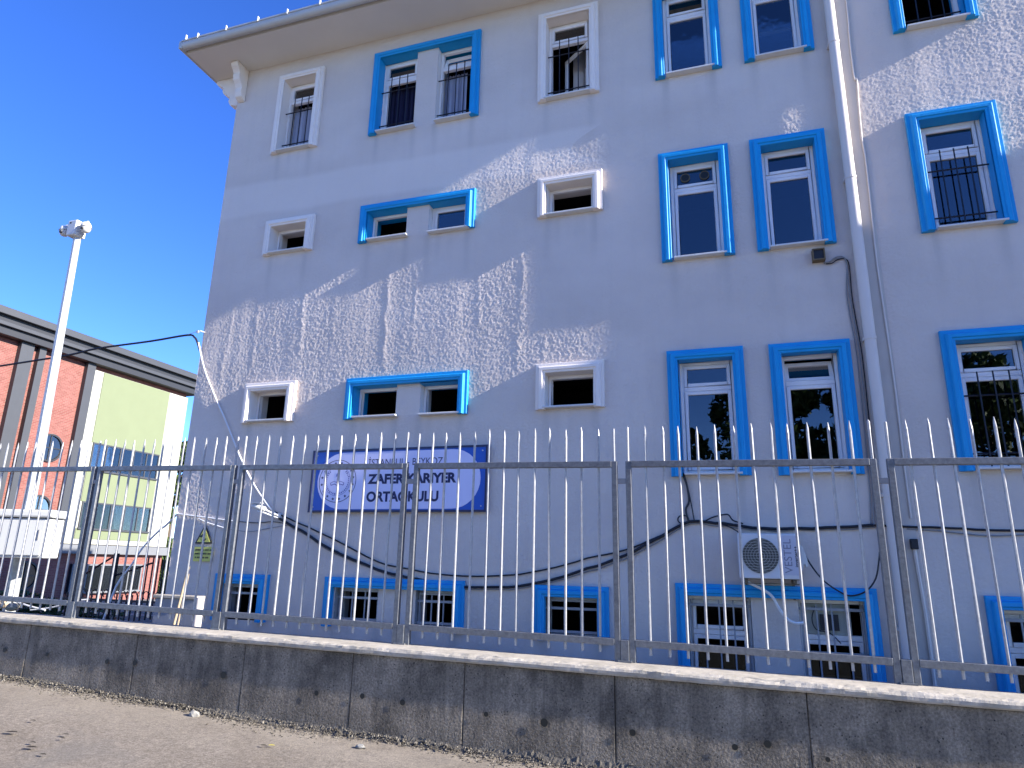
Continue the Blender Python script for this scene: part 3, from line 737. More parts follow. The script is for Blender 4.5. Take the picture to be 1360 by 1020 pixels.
# tie holes: flat discs on the wall face, coloured black for the shade inside
hole = MB(); hole.tube([(0,0,0),(0,.001,0)], .026, 12); hm = None
for (px, pz) in [(-7.35,-.99),(-6.75,-1.0),(-5.95,-1.02),(-5.6,-1.01),(-4.55,-1.05),(-3.55,-1.13),(-3.1,-1.12),(-2.72,-1.14),(-1.98,-1.17),(-1.5,-1.19),(-.82,-1.20),(-.1,-1.23),(.12,-1.19),(.5,-1.25),(1.05,-1.27)]:
    if hm is None: hm = hole.build('tie_hole', M['warn_black'], rw); ho = hm
    else: ho = link('tie_hole', hm.data, rw)
    ho.location = (px, YF-.009, pz); s = random.uniform(.6, 1.25); ho.scale = (s, 1, s)
ft = MB(); NF = 900; pf = 7
for i in range(NF+1):
    x = -12+16*i/NF; wdt = .05+.05*max(0, noise.noise((x*.8, 1, 4))+.4); hgt = .05+.045*max(0, min(1, (x+6)/6))+.05*noise.noise((x*1.7, 8, 1))
    for k in range(pf):
        t = k/(pf-1); y = YF+.012-wdt*(1-t)**1.2 if k < pf-1 else YF+.012; z = base_z(x)-.01+(hgt+.02)*t**1.6
        q = .014*noise.noise((x*30, k*1.7, 2))+.012*noise.noise((x*70, k*2.9, 7))
        ft.v.append((x, y+q, z+q*.8+.006*noise.noise((x*50, k*3.3, 12))))
for i in range(NF):
    for k in range(pf-1): ft.f.append((i*pf+k, (i+1)*pf+k, (i+1)*pf+k+1, i*pf+k+1))
ft.build('footing', simple('rough_footing', (.115, .102, .084), .95, 0, .15, .45, 45, .8, 70, .01), rw)
cp = MB(); prof = [(-.030,-.062),(-.038,-.05),(-.04,-.028),(-.032,-.012),(-.015,-.003),(0,0),(.05,.002),(.12,.003),(.22,.004),(.33,.002),(.33,-.06)]
NX = 640
for i in range(NX+1):
    x = -14+22*i/NX; z0 = capz(x)
    for k, (py, pz) in enumerate(prof):
        j = .35 if k < 3 else 1.0 if k < 6 else .25
        ny = noise.noise((x*2.2, k*.35, 0))*.016*j + noise.noise((x*11, k*.9, 5))*.010*j + noise.noise((x*38, k*2.1, 9))*.006*j
        nz = noise.noise((x*3.1, k*.5, 11))*.010*j + noise.noise((x*17, k*1.3, 15))*.007*j
        if k == 10: ny = nz = 0
        cp.v.append((x, YF+py+ny, z0+pz+nz))
m_ = len(prof)
for i in range(NX):
    for k in range(m_):
        k2 = (k+1) % m_; cp.f.append((i*m_+k, (i+1)*m_+k, (i+1)*m_+k2, i*m_+k2))
cp.build('coping', M['coping'], rw, fix=True)

# ------------------------------------------------------------------ the steel fence on the wall
fence = thing('steel_fence', 'galvanised steel fence of pointed pickets standing on the retaining wall', 'fence')
def yfn(x): return 5.76 + .008*(x+2.9)
def sl(x): return SL*(x+2.9)
edges = [-12.6, -10.65, -8.72, -6.79, -4.89, -2.90, -.905, 1.10, 3.10, 5.10]
pk = MB()
pk.tube([(0,0,0),(0,0,1.72)], .0112, 8, cap=True)
n0 = len(pk.v)
pk.tube([(0,0,1.721),(0.002,0,1.755),(0.0,0,1.80)], [.0112,.0095,.0022], 8)
pkme = None
conn = None
for a, c in zip(edges, edges[1:]):
    xa, xc = a+.036, c-.036
    if a == -6.79 or a == -8.72: xa, xc = a+.02, c-.02
    xm = (xa+xc)/2; sh = sl(xm)
    def rail(name, zc, th):
        m = MB(); n = len(m.v)
        for x in (xa+.048, xc-.048):
            z = zc+sl(x); m.v += [(x, yfn(x)-.027, z-th/2), (x, yfn(x)+.027, z-th/2), (x, yfn(x)+.027, z+th/2), (x, yfn(x)-.027, z+th/2)]
        m.f += [(0,1,2,3),(7,6,5,4),(0,4,5,1),(1,5,6,2),(2,6,7,3),(3,7,4,0)]
        return m.build(name, M['galv'], fence, bevel=.004, seg=2)
    rail('top_rail', .868, .052); rail('bottom_rail', -.575, .052)
    for x in (xa+.024, xc-.024):
        m = MB(); m.box(x-.024, x+.024, yfn(x)-.024, yfn(x)+.024, capz(x)-.01, .894+sl(x)); m.build('stile', M['galv'], fence, bevel=.005, seg=2)
    np_ = 14
    for i in range(np_):
        x = xa+.024+(xc-xa-.048)*i/(np_-1)
        if pkme is None: p = pk.build('picket', M['picket'], fence, smooth=True); pkme = p.data
        else: p = link('picket', pkme, fence)
        zb = -.66 + sl(x) if 0 < i < np_-1 else .86+sl(x)
        p.location = (x + random.uniform(-.004,.004), yfn(x) + random.uniform(-.006, .006), zb)
        ztop = 1.195 + sl(x) + random.uniform(-.012,.012)
        p.scale = (1, 1, (ztop-zb)/1.80)
        p.rotation_euler = (random.uniform(-.004,.004), random.uniform(-.007,.007), random.uniform(0,3))
    if a > -12:
        z = capz(a); x = a
        m = MB(); m.box(a-.034, a+.034, yfn(x)-.03, yfn(x)+.03, z-.02, z+.17); m.build('post_stub', M['galv'], fence, bevel=.004)
        m = MB(); m.box(a-.036, a+.036, yfn(x)-.018, yfn(x)-.0, .70+sl(a), .745+sl(a)); m.build('connector', M['cable_grey'], fence, bevel=.003)
        m = MB()
        m.box(a-.055, a+.055, yfn(x)-.05, yfn(x)+.05, z+.004, z+.016); m.build('base_plate', M['galv'], fence)

# ------------------------------------------------------------------ school name sign
sign = thing('school_sign', 'blue school name sign with pale rounded panel on the facade', 'sign')
YS = 9.93; sx0, sx1, sz0, sz1 = -6.90, -3.67, .755, 1.81
MB().box(sx0+.03, sx1-.03, YS, 9.998, sz0+.03, sz1-.03).build('backing', M['sign_blue'], sign)
m = MB(); frame_box(m, sx0, sx1, sz0, sz1, .032, YS-.012, YS+.05); m.build('sign_frame', M['sign_frame'], sign)
def stadium(x0, x1, z0, z1, n=16):
    r = (z1-z0)/2; zc = (z0+z1)/2; P = []
    for i in range(n+1): a = -math.pi/2+math.pi*i/n; P.append((x1-r*1.0+r*math.cos(a), zc+r*math.sin(a)))
    for i in range(n+1): a = math.pi/2+math.pi*i/n; P.append((x0+r*1.0+r*math.cos(a), zc+r*math.sin(a)))
    return P
m = MB(); m.prism(stadium(-6.76, -3.78, sz0+.05, sz1-.055), lambda a, b, d: (a, d, b), YS-.006, YS-.001); m.build('pale_panel', M['sign_pill'], sign)
YT = YS-.0085
def text(body, x, z, h, w, mat, name='lettering', rot=None, y=None, par=None, bold=0.0):
    cu = bpy.data.curves.new(name, 'FONT'); cu.body = body; cu.size = 1.0; cu.offset = bold; cu.extrude = 0
    ob = bpy.data.objects.new(name, cu); C.objects.link(ob); bpy.context.view_layer.update()
    me = bpy.data.meshes.new_from_object(ob.evaluated_get(bpy.context.evaluated_depsgraph_get())); me.name = name
    C.objects.unlink(ob); bpy.data.objects.remove(ob); bpy.data.curves.remove(cu)
    xs_ = [v.co.x for v in me.vertices]; ys_ = [v.co.y for v in me.vertices]
    x0_, x1_, y0_, y1_ = min(xs_), max(xs_), min(ys_), max(ys_)
    yy = YT if y is None else y
    for v in me.vertices:
        u = (v.co.x-x0_)/(x1_-x0_)*w; q = (v.co.y-y0_)/(y1_-y0_)*h
        v.co = (x+u, yy, z+q) if rot is None else (x-q, yy, z+u)
    me.materials.append(mat); o = bpy.data.objects.new(name, me); C.objects.link(o); o.parent = par or sign
    return o
text('\u0130STANBUL - BEYKOZ', -5.80, 1.515, .155, 1.36, M['sign_text'])
text('ZAFER KARIYER', -5.79, 1.215, .165, 1.60, M['sign_text'], bold=.048)
text('ORTAOKULU', -5.79, .92, .172, 1.30, M['sign_text'], bold=.04)
m = MB()
for sx in (sx0+.09, sx1-.09):
    for sz in (sz0+.09, sz1-.09): m.tube([(sx, YS-.008, sz), (sx, YS+.002, sz)], .012, 8)
m.build('screws', M['grey_iron'], sign)
# emblem: ring, ring of dots, inner ring, open book and torch
ecx, ecz, er = -6.37, 1.275, .36
def ring(cx, cz, r, t, y, n=48):
    m = MB()
    for i in range(n):
        a = 2*math.pi*i/n; m.v += [(cx+r*math.cos(a), y, cz+r*math.sin(a)), (cx+(r-t)*math.cos(a), y, cz+(r-t)*math.sin(a))]
    for i in range(n): j = (i+1) % n; m.f.append((2*i, 2*j, 2*j+1, 2*i+1))
    return m
e = ring(ecx, ecz, er, .010, YT)
for i in range(16):
    a = 2*math.pi*(i+.5)/16; cx, cz = ecx+.305*math.cos(a), ecz+.305*math.sin(a); n0 = len(e.v)
    for k in range(10):
        rr = .028 if k % 2 == 0 else .013; e.v.append((cx+rr*math.cos(math.pi/2+k*math.pi/5), YT, cz+rr*math.sin(math.pi/2+k*math.pi/5)))
    e.f.append(tuple(range(n0, n0+10)))
e.build('emblem', M['sign_text'], sign, fix=False)
e = ring(ecx, ecz, .25, .006, YT)
for i in range(40):
    if 5 < i < 15: continue
    a = 2*math.pi*i/40; c0, s0 = math.cos(a), math.sin(a); h = random.uniform(.018,.034)
    n0 = len(e.v); q = .009
    e.v += [(ecx+.205*c0-q*s0, YT, ecz+.205*s0+q*c0), (ecx+(.205+h)*c0-q*s0, YT, ecz+(.205+h)*s0+q*c0), (ecx+(.205+h)*c0+q*s0, YT, ecz+(.205+h)*s0-q*c0), (ecx+.205*c0+q*s0, YT, ecz+.205*s0-q*c0)]
    e.f.append((n0, n0+1, n0+2, n0+3))
def stroke(m, pts, t, y):
    for (x0, z0), (x1, z1) in zip(pts, pts[1:]):
        d = Vector((x1-x0, z1-z0)); d.normalize(); p = Vector((-d.y, d.x))*t/2
        m.quad((x0+p.x, y, z0+p.y), (x1+p.x, y, z1+p.y), (x1-p.x, y, z1-p.y), (x0-p.x, y, z0-p.y))
YE = YT
stroke(e, [(ecx-.13,ecz-.03),(ecx-.12,ecz-.07),(ecx-.05,ecz-.05),(ecx,ecz-.075),(ecx+.05,ecz-.05),(ecx+.12,ecz-.07),(ecx+.13,ecz-.03)], .012, YE)
stroke(e, [(ecx-.13,ecz-.03),(ecx-.06,ecz-.005),(ecx,ecz-.03),(ecx+.06,ecz-.005),(ecx+.13,ecz-.03)], .008, YE)
stroke(e, [(ecx,ecz-.02),(ecx+.004,ecz+.06)], .03, YE)
n0 = len(e.v); e.v += [(ecx-.028,YE,ecz+.075),(ecx+.03,YE,ecz+.075),(ecx+.032,YE,ecz+.11),(ecx+.008,YE,ecz+.17),(ecx-.026,YE,ecz+.11)]; e.f.append(tuple(range(n0,n0+5)))
e.build('emblem', M['sign_line'], sign, fix=False)

# warning sign
ws = thing('warning_sign', 'small yellow triangle warning sign above a yellow text plate', 'sign')
tri = [(-9.055,.545),(-9.225,.215),(-8.845,.215)]
def shrink(P, k):
    cx = sum(p[0] for p in P)/3; cz = sum(p[1] for p in P)/3; return [(cx+(a-cx)*k, cz+(b_-cz)*k) for a, b_ in P]
m = MB(); m.prism(tri, lambda a, b_, d: (a, d, b_), 9.975, 9.997); m.build('triangle_border', M['warn_black'], ws)
m = MB(); m.prism(shrink(tri, .76), lambda a, b_, d: (a, d, b_), 9.971, 9.9745); m.build('triangle_plate', M['warn_yellow'], ws)
m = MB(); Yq = 9.968
m.f.append(tuple(range(5))); m.v += [(-9.14,Yq,.335),(-9.05,Yq,.40),(-9.02,Yq,.385),(-9.03,Yq,.34),(-9.10,Yq,.315)]
stroke(m, [(-9.045,.36),(-9.02,.26)], .035, Yq); stroke(m, [(-9.03,.27),(-8.985,.30)], .022, Yq)
m.build('pictogram', M['warn_black'], ws, fix=False)
m = MB(); m.box(-9.22, -8.81, 9.978, 9.997, -.09, .16); m.build('text_plate', M['warn_yellow'], ws)
m = MB()
for r_, zz in enumerate((.105, .04, -.025)):
    x = -9.195 + (.012 if r_ == 2 else 0); end = -8.84 - (.05 if r_ == 2 else 0)
    while x < end:
        wd = random.uniform(.014, .022); m.box(x, min(x+wd, end), 9.9755, 9.9775, zz-.014, zz+.014); x += wd + (.006 if random.random() < .8 else .02)
m.build('small_print', M['warn_black'], ws)

# ------------------------------------------------------------------ air conditioner
ac = thing('air_conditioner', 'white outdoor air conditioner unit on brackets above the basement windows', 'air conditioner')
MB().box(.01, .765, 9.62, 9.90, -.135, .44).build('casing', M['ac_white'], ac, bevel=.015)
fcx, fcz = .285, .155
m = MB(); m.tube([(fcx, 9.615, fcz), (fcx, 9.6195, fcz)], .225, 40); m.build('fan_recess', M['ac_dark'], ac)
m = MB()
for rr in (.225, .19, .155, .12, .085, .05):
    pts = [(fcx+rr*math.cos(2*math.pi*i/32), 9.609, fcz+rr*math.sin(2*math.pi*i/32)) for i in range(33)]; m.tube(pts, .0035, 4)
for i in range(-6, 7):
    zz = fcz+i*.034; hw = math.sqrt(max(0, .225**2-(i*.034)**2)); m.tube([(fcx-hw, 9.606, zz), (fcx+hw, 9.606, zz)], .0035, 4)
m.build('fan_grille', M['ac_ring'], ac)
m = MB(); m.box(.545, .748, 9.614, 9.6195, -.085, .415); m.build('side_panel', M['sign_pill'] if False else simple('ac_side_panel', (.50,.49,.54), .5, 0, .4, .04, 5), ac)
text('VESTEL', .665, -.06, .095, .43, simple('ac_logo', (.20,.19,.24), .5), rot=1, y=9.6125, par=ac)
text('inverter++', .735, .02, .035, .26, M['warn_black'], rot=1, y=9.6125, par=ac, bold=.02)
m = MB()
pr = [(0,.25),(.04,.22),(.085,.06),(.085,-.03),(.06,-.04),(.055,.0),(.03,-.01),(.02,-.08),(0,-.09)]
m.prism(pr, lambda a, b_, d: (.767+a, d, .06+b_), 9.66, 9.80); m.build('valve_cover', M['white_metal'], ac, bevel=.006)
m = MB()
for x in (.09, .68):
    m.box(x-.02, x+.02, 9.60, 9.995, -.185, -.145); m.box(x-.015, x+.015, 9.95, 9.995, -.40, -.186)
m.box(.05, .74, 9.70, 9.74, -.144, -.137); m.box(.06, .73, 9.62, 9.66, -.20, -.187)
m.build('bracket', M['rust'], ac)

# ------------------------------------------------------------------ cables and pipes on the facade
def cable(name, label, pts, r, mat, y=None, cat='cable', group=None, sub=4, wob=.0):
    P = [(p[0], y, p[1]) if len(p) == 2 else p for p in pts]
    P = smooth_path(P, sub)
    if wob: P = [p+Vector((0, 0, wob*noise.noise((p.x*5, p.y, p.z*5)))) for p in P]
    m = MB(); m.tube(P, r, 6); o = m.build(name, mat, None, smooth=True); return tag(o, label, cat, group)
low = [(-7.66,.73),(-7.02,.45),(-6.4,.15),(-5.53,-.14),(-4.99,-.25),(-4.21,-.36),(-3.47,-.36),(-2.77,-.27),(-2.09,-.06),(-1.54,.13),(-1.0,.41),(-.62,.61),(-.27,.60),(.22,.54),(.8,.52),(1.44,.55),(1.71,.57)]
cable('cable', 'thick black cable bundle sagging lowest across the facade', low, .022, M['cable_black'], 9.965, wob=.02)
cable('cable', 'thin grey cable twisted along the thick sagging bundle', [(a+.02, z-.035+.012*math.sin(a*9)) for a, z in low], .009, M['cable_grey'], 9.975, wob=.03)
upc = [(-7.62,.77),(-7.42,.69),(-7.26,.64),(-6.41,.33),(-5.54,-.02),(-4.93,-.14),(-4.22,-.21),(-3.48,-.2),(-2.77,-.1),(-2.09,.08),(-1.54,.21),(-1.1,.38),(-.8,.53)]
cable('cable', 'thinner black cable sagging just above the thick bundle', upc, .013, M['cable_black'], 9.975, wob=.015)
cable('cable', 'black cable running level to the right edge behind the downpipe', [(1.71,.57),(1.9,.56),(2.56,.54),(3.37,.51),(5.5,.50)], .016, M['cable_black'], 9.98, wob=.01)
cable('cable', 'grey cable hanging just under the level black cable at the right', [(2.1,.53),(2.56,.49),(3.0,.45),(3.6,.46),(5.5,.45)], .010, M['cable_grey'], 9.985, wob=.01)
cable('conduit', 'white conduit running from the building corner above the warning sign', [(-9.72,.75),(-9.66,.735),(-9.02,.67),(-8.44,.61)], .013, M['cable_white'], 9.98, 'conduit')
cable('conduit', 'short white conduit slanting down beside the warning sign', [(-9.23,.66),(-9.0,.58),(-8.58,.48)], .012, M['cable_white'], 9.978, 'conduit')
cable('cable', 'thin black cable from the white conduit to the sagging bundle', [(-8.44,.61),(-7.95,.58),(-7.61,.60),(-7.25,.55)], .008, M['cable_black'], 9.98)
cable('cable', 'thin grey cable looping from the short conduit to the bundle', [(-8.58,.48),(-8.09,.43),(-7.63,.5),(-7.25,.55)], .006, M['cable_grey'], 9.98)
cable('cable', 'black cable dropping from the ground floor window sill', [(-.68,1.31),(-.67,1.25),(-.63,1.12),(-.61,.9),(-.66,.78),(-.63,.62)], .016, M['cable_black'], 9.97)
cable('cable', 'second thin black cable beside the one below the window sill', [(-.66,1.28),(-.62,1.1),(-.58,.85),(-.55,.62)], .010, M['cable_black'], 9.96)
loop = [(-.70+.075*math.cos(a), .64+.06*math.sin(a)) for a in [i*math.pi/6 for i in range(14)]]
cable('cable', 'small coil of black cable left on the sagging bundle', loop, .011, M['cable_black'], 9.95, sub=2)
cable('cable', 'loose black cable end kinked up over the bundle', [(-.42,.61),(-.3,.67),(-.14,.71),(-.08,.70),(-.03,.63),(.1,.585)], .011, M['cable_black'], 9.95)
bc = [(1.46,4.34),(1.54,4.34),(1.62,4.40),(1.72,4.40),(1.76,4.28),(1.75,3.81),(1.77,3.36),(1.79,2.91),(1.78,1.95),(1.76,1.13),(1.72,.57)]
cable('cable', 'pale grey cable from the black junction box down beside the downpipe', bc, .009, M['cable_grey'], 9.975, wob=.01)
cable('cable', 'dark cable from the junction box nearest to the downpipe', [(a+.03, z-.03) for a, z in bc], .008, M['cable_black'], 9.98, wob=.02)
cable('cable', 'grey cable from the junction box furthest from the downpipe', [(a-.035 if z < 4.2 else a, z-.015) for a, z in bc], .008, M['cable_grey'], 9.985, wob=.03)
cable('cable', 'thin pale cable running down the wall right of the downpipe', [(2.2,10.5),(2.2,9.2),(2.19,8.53),(2.17,7.96),(2.17,7.35),(2.2,7.32),(2.18,6.86),(2.165,6.27),(2.175,5.82),(2.15,4.48),(2.15,4.01),(2.16,3.32),(2.17,2.35),(2.16,1.33),(2.16,.66)], .012, M['pipe'], 9.972, wob=.008)
cable('conduit', 'pale vertical conduit under the little black box right of the downpipe', [(2.15,.30),(2.16,-.01),(2.18,-.55),(2.18,-1.5)], .022, M['pipe'], 9.965, 'conduit', sub=2)
tag(MB().box(2.11, 2.195, 9.92, 9.998, .27, .40).build('junction_box', M['cable_black'], None, bevel=.01), 'small black box on top of the pale conduit right of the downpipe', 'junction box')
cable('cable', 'black loop of cable hanging from the air conditioner to the downpipe', [(.82,.22),(.93,.01),(1.05,-.15),(1.21,-.27),(1.34,-.32),(1.52,-.26),(1.65,-.1),(1.71,.12),(1.73,.23)], .011, M['cable_black'], 9.86)
cable('hose', 'pale drain hose curving down from under the air conditioner', [(.05,9.70,-.16),(.16,9.72,-.21),(.30,9.78,-.28),(.40,9.82,-.36),(.47,9.85,-.50),(.56,9.87,-.63),(.66,9.88,-.68),(.78,9.93,-.67)], .019, M['cable_white'], None, 'hose')
cable('cable', 'thin black cable going from the bundle to the air conditioner', [(-.25,.60),(-.08,.54),(.06,.45)], .009, M['cable_black'], 9.95)
cable('cable', 'white cable slanting down the facade from the corner hook', [(-9.74,9.9,4.02),(-9.56,9.96,3.49),(-9.24,9.97,2.95),(-8.89,9.97,2.42),(-8.49,9.97,1.78),(-8.14,9.97,1.3),(-7.86,9.97,.99),(-7.66,9.97,.80),(-7.45,9.97,.67)], .014, M['cable_white'])
cable('overhead_cable', 'black overhead cable reaching the school corner from the left', [(-30,9.5,3.3),(-22,9.7,3.5),(-15.09,9.8,3.88),(-13.12,9.85,4.0),(-12.33,9.88,4.10),(-10.95,9.9,4.15),(-10.05,9.9,4.20),(-9.86,9.9,4.14),(-9.77,9.9,4.03),(-9.70,9.93,3.85)], .020, M['cable_black'], None, 'cable')
m = MB(); m.tube([(-9.72,9.998,4.26),(-9.74,9.9,4.26),(-9.78,9.88,4.24)], .014, 6); m.tube([(-9.78,9.86,4.24),(-9.78,9.90,4.24)], .03, 8)
hk = thing('cable_hook', 'small wall hook holding the overhead cable at the school corner', 'hook'); m.build('hook', M['grey_iron'], hk)
MB().tube([(-9.80,9.88,4.245),(-10.0,9.89,4.21)], .006, 5).build('tie_wire', M['grey_iron'], hk)
cable('conduit', 'long bent pale conduit sloping away left from the school corner', [(-9.74,9.98,.76),(-10.0,10.3,.80),(-10.23,10.5,.77),(-10.47,10.5,.55),(-10.58,10.5,.48),(-10.94,10.5,.14),(-11.15,10.5,-.19),(-11.45,10.5,-.6),(-11.7,10.5,-1.5)], .020, M['cable_white'], None, 'conduit', sub=3)

# bullet camera at the end of the sagging bundle
bcam = thing('bullet_camera', 'white bullet camera on the facade left of the blue sign', 'camera')
m = MB(); m.tube([(-7.88,9.74,.855),(-7.86,9.74,.85),(-7.68,9.80,.80),(-7.66,9.80,.795)], [.03,.045,.045,.03], 14); m.build('camera_body', M['white_metal'], bcam, smooth=True)
m = MB(); m.box(-7.90, -7.70, 9.69, 9.79, .895, .905); m.build('sun_shield', M['white_metal'], bcam)
m = MB(); m.tube(smooth_path([(-7.66,9.80,.79),(-7.58,9.88,.74),(-7.50,9.97,.70)]), .016, 8); m.tube([(-7.50,9.95,.70),(-7.50,9.998,.70)], .045, 12); m.build('camera_arm', M['white_metal'], bcam, smooth=True)
m = MB(); m.tube([(-7.888,9.737,.857),(-7.884,9.739,.856)], .026, 14); m.build('lens', M['warn_black'], bcam)
m = MB(); m.tube(smooth_path([(-7.80,9.76,.775),(-7.70,9.80,.745),(-7.6,9.88,.70),(-7.5,9.95,.66)]), .014, 6); m.build('camera_lead', M['cable_white'], bcam, smooth=True)

# junction box under the middle floor window
jb = thing('junction_box', 'open square junction box with black face under the middle floor window', 'junction box')
m = MB(); frame_box(m, 1.31, 1.48, 4.355, 4.535, .018, 9.88, 9.998); m.build('box_rim', M['rust'], jb)
m = MB(); m.box(1.33, 1.46, 9.90, 9.99, 4.374, 4.516); m.build('box_face', M['cable_black'], jb)

# ------------------------------------------------------------------ camera pole with cabinet
pole = thing('camera_pole', 'tall pale steel pole topped by two dome cameras, rising at the left', 'pole')
pts = [(-9.55, 7.1, -1.56), (-9.52, 7.05, .0), (-9.50, 7.03, .97), (-9.59, 7.0, 4.82)]
m = MB(); m.tube(pts, [.084, .078, .074, .053], 8); m.build('pole_shaft', M['pole_steel'], pole, smooth=False)
hx, hz = -9.70, 4.95
hd = MB(); hd.box(-9.70, -9.51, 6.88, 7.07, 4.80, 5.06); h_ = hd.build('camera_housing', M['white_metal'], pole, bevel=.02)
MB().tube([(-9.63, 6.874, 5.01), (-9.63, 6.88, 5.01)], .014, 12).build('housing_bolt', M['warn_black'], h_)
for sx in (-1, 1):
    cx = -9.605 + sx*.22
    m = MB(); m.tube([(-9.605+sx*.08, 6.98, 5.02), (cx, 6.97, 5.03), (cx+sx*.01, 6.97, 4.99)], .022, 8); arm = m.build('camera_arm', M['white_metal'], pole, smooth=True)
    m = MB(); n = 14
    prof = [(.0,.11),(.04,.105),(.075,.085),(.095,.05),(.10,.005),(.096,-.005),(.10,-.01),(.088,-.06),(.06,-.095),(.025,-.11),(0,-.112)]
    prof = [(a_*.78, b_*.82) for a_, b_ in prof]
    for r_, z_ in prof:
        for i in range(n): a = 2*math.pi*i/n; m.v.append((cx+max(r_,.0005)*math.cos(a), 6.95+max(r_,.0005)*math.sin(a), 4.93+z_))
    for q in range(len(prof)-1):
        for i in range(n): m.f.append((q*n+i, q*n+(i+1)%n, (q+1)*n+(i+1)%n, (q+1)*n+i))
    dm = m.build('dome_camera', M['white_metal'], pole, smooth=True)
    m = MB(); m.tube([(cx+.01, 6.868, 4.885), (cx+.012, 6.89, 4.885)], .022, 12); m.build('lens', M['warn_black'], dm)
    m = MB(); m.tube([(cx+.08*math.cos(a), 6.95+.08*math.sin(a), 4.927) for a in [2*math.pi*i/20 for i in range(21)]], .006, 5); m.build('dome_seam', M['cable_grey'], dm)
cab = thing('equipment_cabinet', 'white metal equipment cabinet mounted on the camera pole', 'cabinet')
cab.location = (-9.28, 6.75, -.02); cab.rotation_euler = (0, 0, R(18))
MB().box(-.53, .53, -.13, .18, -.055, .47).build('cabinet_body', M['white_metal'], cab, bevel=.02)
MB().box(-.49, .49, -.15, -.131, -.02, .46).build('door', M['white_metal'], cab, bevel=.008)
MB().box(-.59, .59, -.19, .23, .472, .575).build('cabinet_lid', M['white_metal'], cab, bevel=.025)
MB().box(.43, .442, -.168, -.151, .18, .32).build('handle', M['cable_grey'], cab, bevel=.006)
MB().box(-1.75, -.60, -.10, .2, -.02, .52).build('side_cabinet', M['white_metal'], cab, bevel=.02)

# ------------------------------------------------------------------ things behind the fence at the left
cbx = thing('concrete_box', 'grey concrete utility box with pale rim beside the school corner', 'utility box')
MB().box(-8.46, -7.69, 8.5, 8.62, -1.56, -.63).build('box_body', M['concrete_pale'], cbx, bevel=.01)
MB().box(-8.49, -7.66, 8.47, 8.65, -.628, -.58).build('box_rim', M['coping'], cbx, bevel=.01)
tag(MB().tube([(-7.53,8.4,-1.56),(-7.53,8.4,-.59)], .058, 20).build('concrete_post', M['pipe'], None, smooth=True), 'pale round post standing at the right end of the concrete box', 'post')
tag(MB().tube([(-6.64,7.0,-.95),(-6.66,7.0,-1.5),(-6.64,7.0,-.95),(-6.535,7.02,-.13)][2:], .016, 8).build('wooden_stick', M['wood'], None, smooth=True), 'long wooden stick leaning behind the fence near the school corner', 'stick')
tag(MB().tube([(-6.68,7.06,-1.5),(-6.56,7.06,-.22)], .010, 6).build('wooden_stick', M['wood'], None), 'thinner dark stick close behind the long leaning one', 'stick')
def lump(name, label, cat, loc, sz, mat, seed, sq=(1,1,.7)):
    bm = bmesh.new(); bmesh.ops.create_icosphere(bm, subdivisions=2, radius=1)
    for v in bm.verts:
        k = 1+.45*noise.noise(v.co*1.3+Vector((seed,0,0)))+.2*noise.noise(v.co*3+Vector((0,seed,0)))
        v.co = Vector((v.co.x*sq[0], v.co.y*sq[1], v.co.z*sq[2]))*k*sz
    me = bpy.data.meshes.new(name); bm.to_mesh(me); bm.free(); me.materials.append(mat)
    o = bpy.data.objects.new(name, me); C.objects.link(o); o.location = loc; return tag(o, label, cat)
lump('rubble', 'crumpled tan rag of debris lying on the wall at the far left', 'debris', (-8.30,5.98,-.60), .13, M['wood'], 3, (1.5,.8,.45))
lump('rubble', 'smaller tan scrap beside the crumpled debris at the far left', 'debris', (-7.98,5.95,-.61), .07, M['rock'], 8, (1.3,.8,.6))
cable('stick', 'thin pale stick lying on the wall at the far left', [(-8.1,5.96,-.52),(-7.8,5.97,-.585),(-7.5,5.98,-.63)], .010, M['cable_white'], None, 'stick')
cable('stick', 'thin crooked pale stick rising from the wall by the second post', [(-7.75,6.0,-.64),(-7.45,6.02,-.60),(-7.15,6.05,-.52),(-7.0,6.08,-.50)], .009, M['cable_white'], None, 'stick')
for i, (x, s) in enumerate([(-8.36,.045),(-8.25,.055),(-8.12,.035),(-7.98,.04)]):
    lump('stone', ['small white stone, leftmost before the concrete box','largest white stone before the concrete box','smallest white stone before the concrete box','white stone before the concrete box, nearest the leaning stick'][i], 'stone', (x, 8.36, -1.02), s, M['rock'], 20+i)
ss = thing('stone_step', 'concrete kerb block under the white stones', 'block')
MB().box(-8.6, -7.7, 8.25, 8.47, -1.56, -1.06).build('step', M['concrete_pale'], ss)
# iron gate further back
gt = thing('iron_gate', 'black iron gate with braced post before the brick building', 'gate')
m = MB(); m.box(-15.56, -15.46, 14.03, 14.13, -1.9, .02); m.build('post', M['black_iron'], gt)
for (a, b_) in [((-15.55,14.1,-.02),(-16.5,14.1,-.52)), ((-15.5,14.1,-.55),(-14.3,14.1,-.2))]:
    MB().tube([a, b_], .025, 6).build('brace', M['black_iron'], gt)
for z in (-1.15, -1.75): MB().box(-17.2, -13.4, 14.06, 14.1, z-.025, z+.025).build('rail', M['black_iron'], gt)
x = -17.0; bmh = None
while x < -13.4:
    if bmh is None: ob = MB().box(-.014, .014, 0, .028, 0, 1.0).build('bar', M['black_iron'], gt); bmh = ob.data
    else: ob = link('bar', bmh, gt)
    ob.location = (x, 14.09, -2.0); ob.scale = (1, 1, 1.0 + (.95 if -14.5 < x < -13.75 else .0)); x += .17
sc = MB()
x = -16.9
while x < -13.6:
    sc.tube([(x+.085+.085*math.cos(t*math.pi/6), 14.09, -1.0+.10*math.sin(t*math.pi/6)) for t in range(0, 9)], .012, 5); x += .19
sc.build('scroll_work', M['black_iron'], gt)
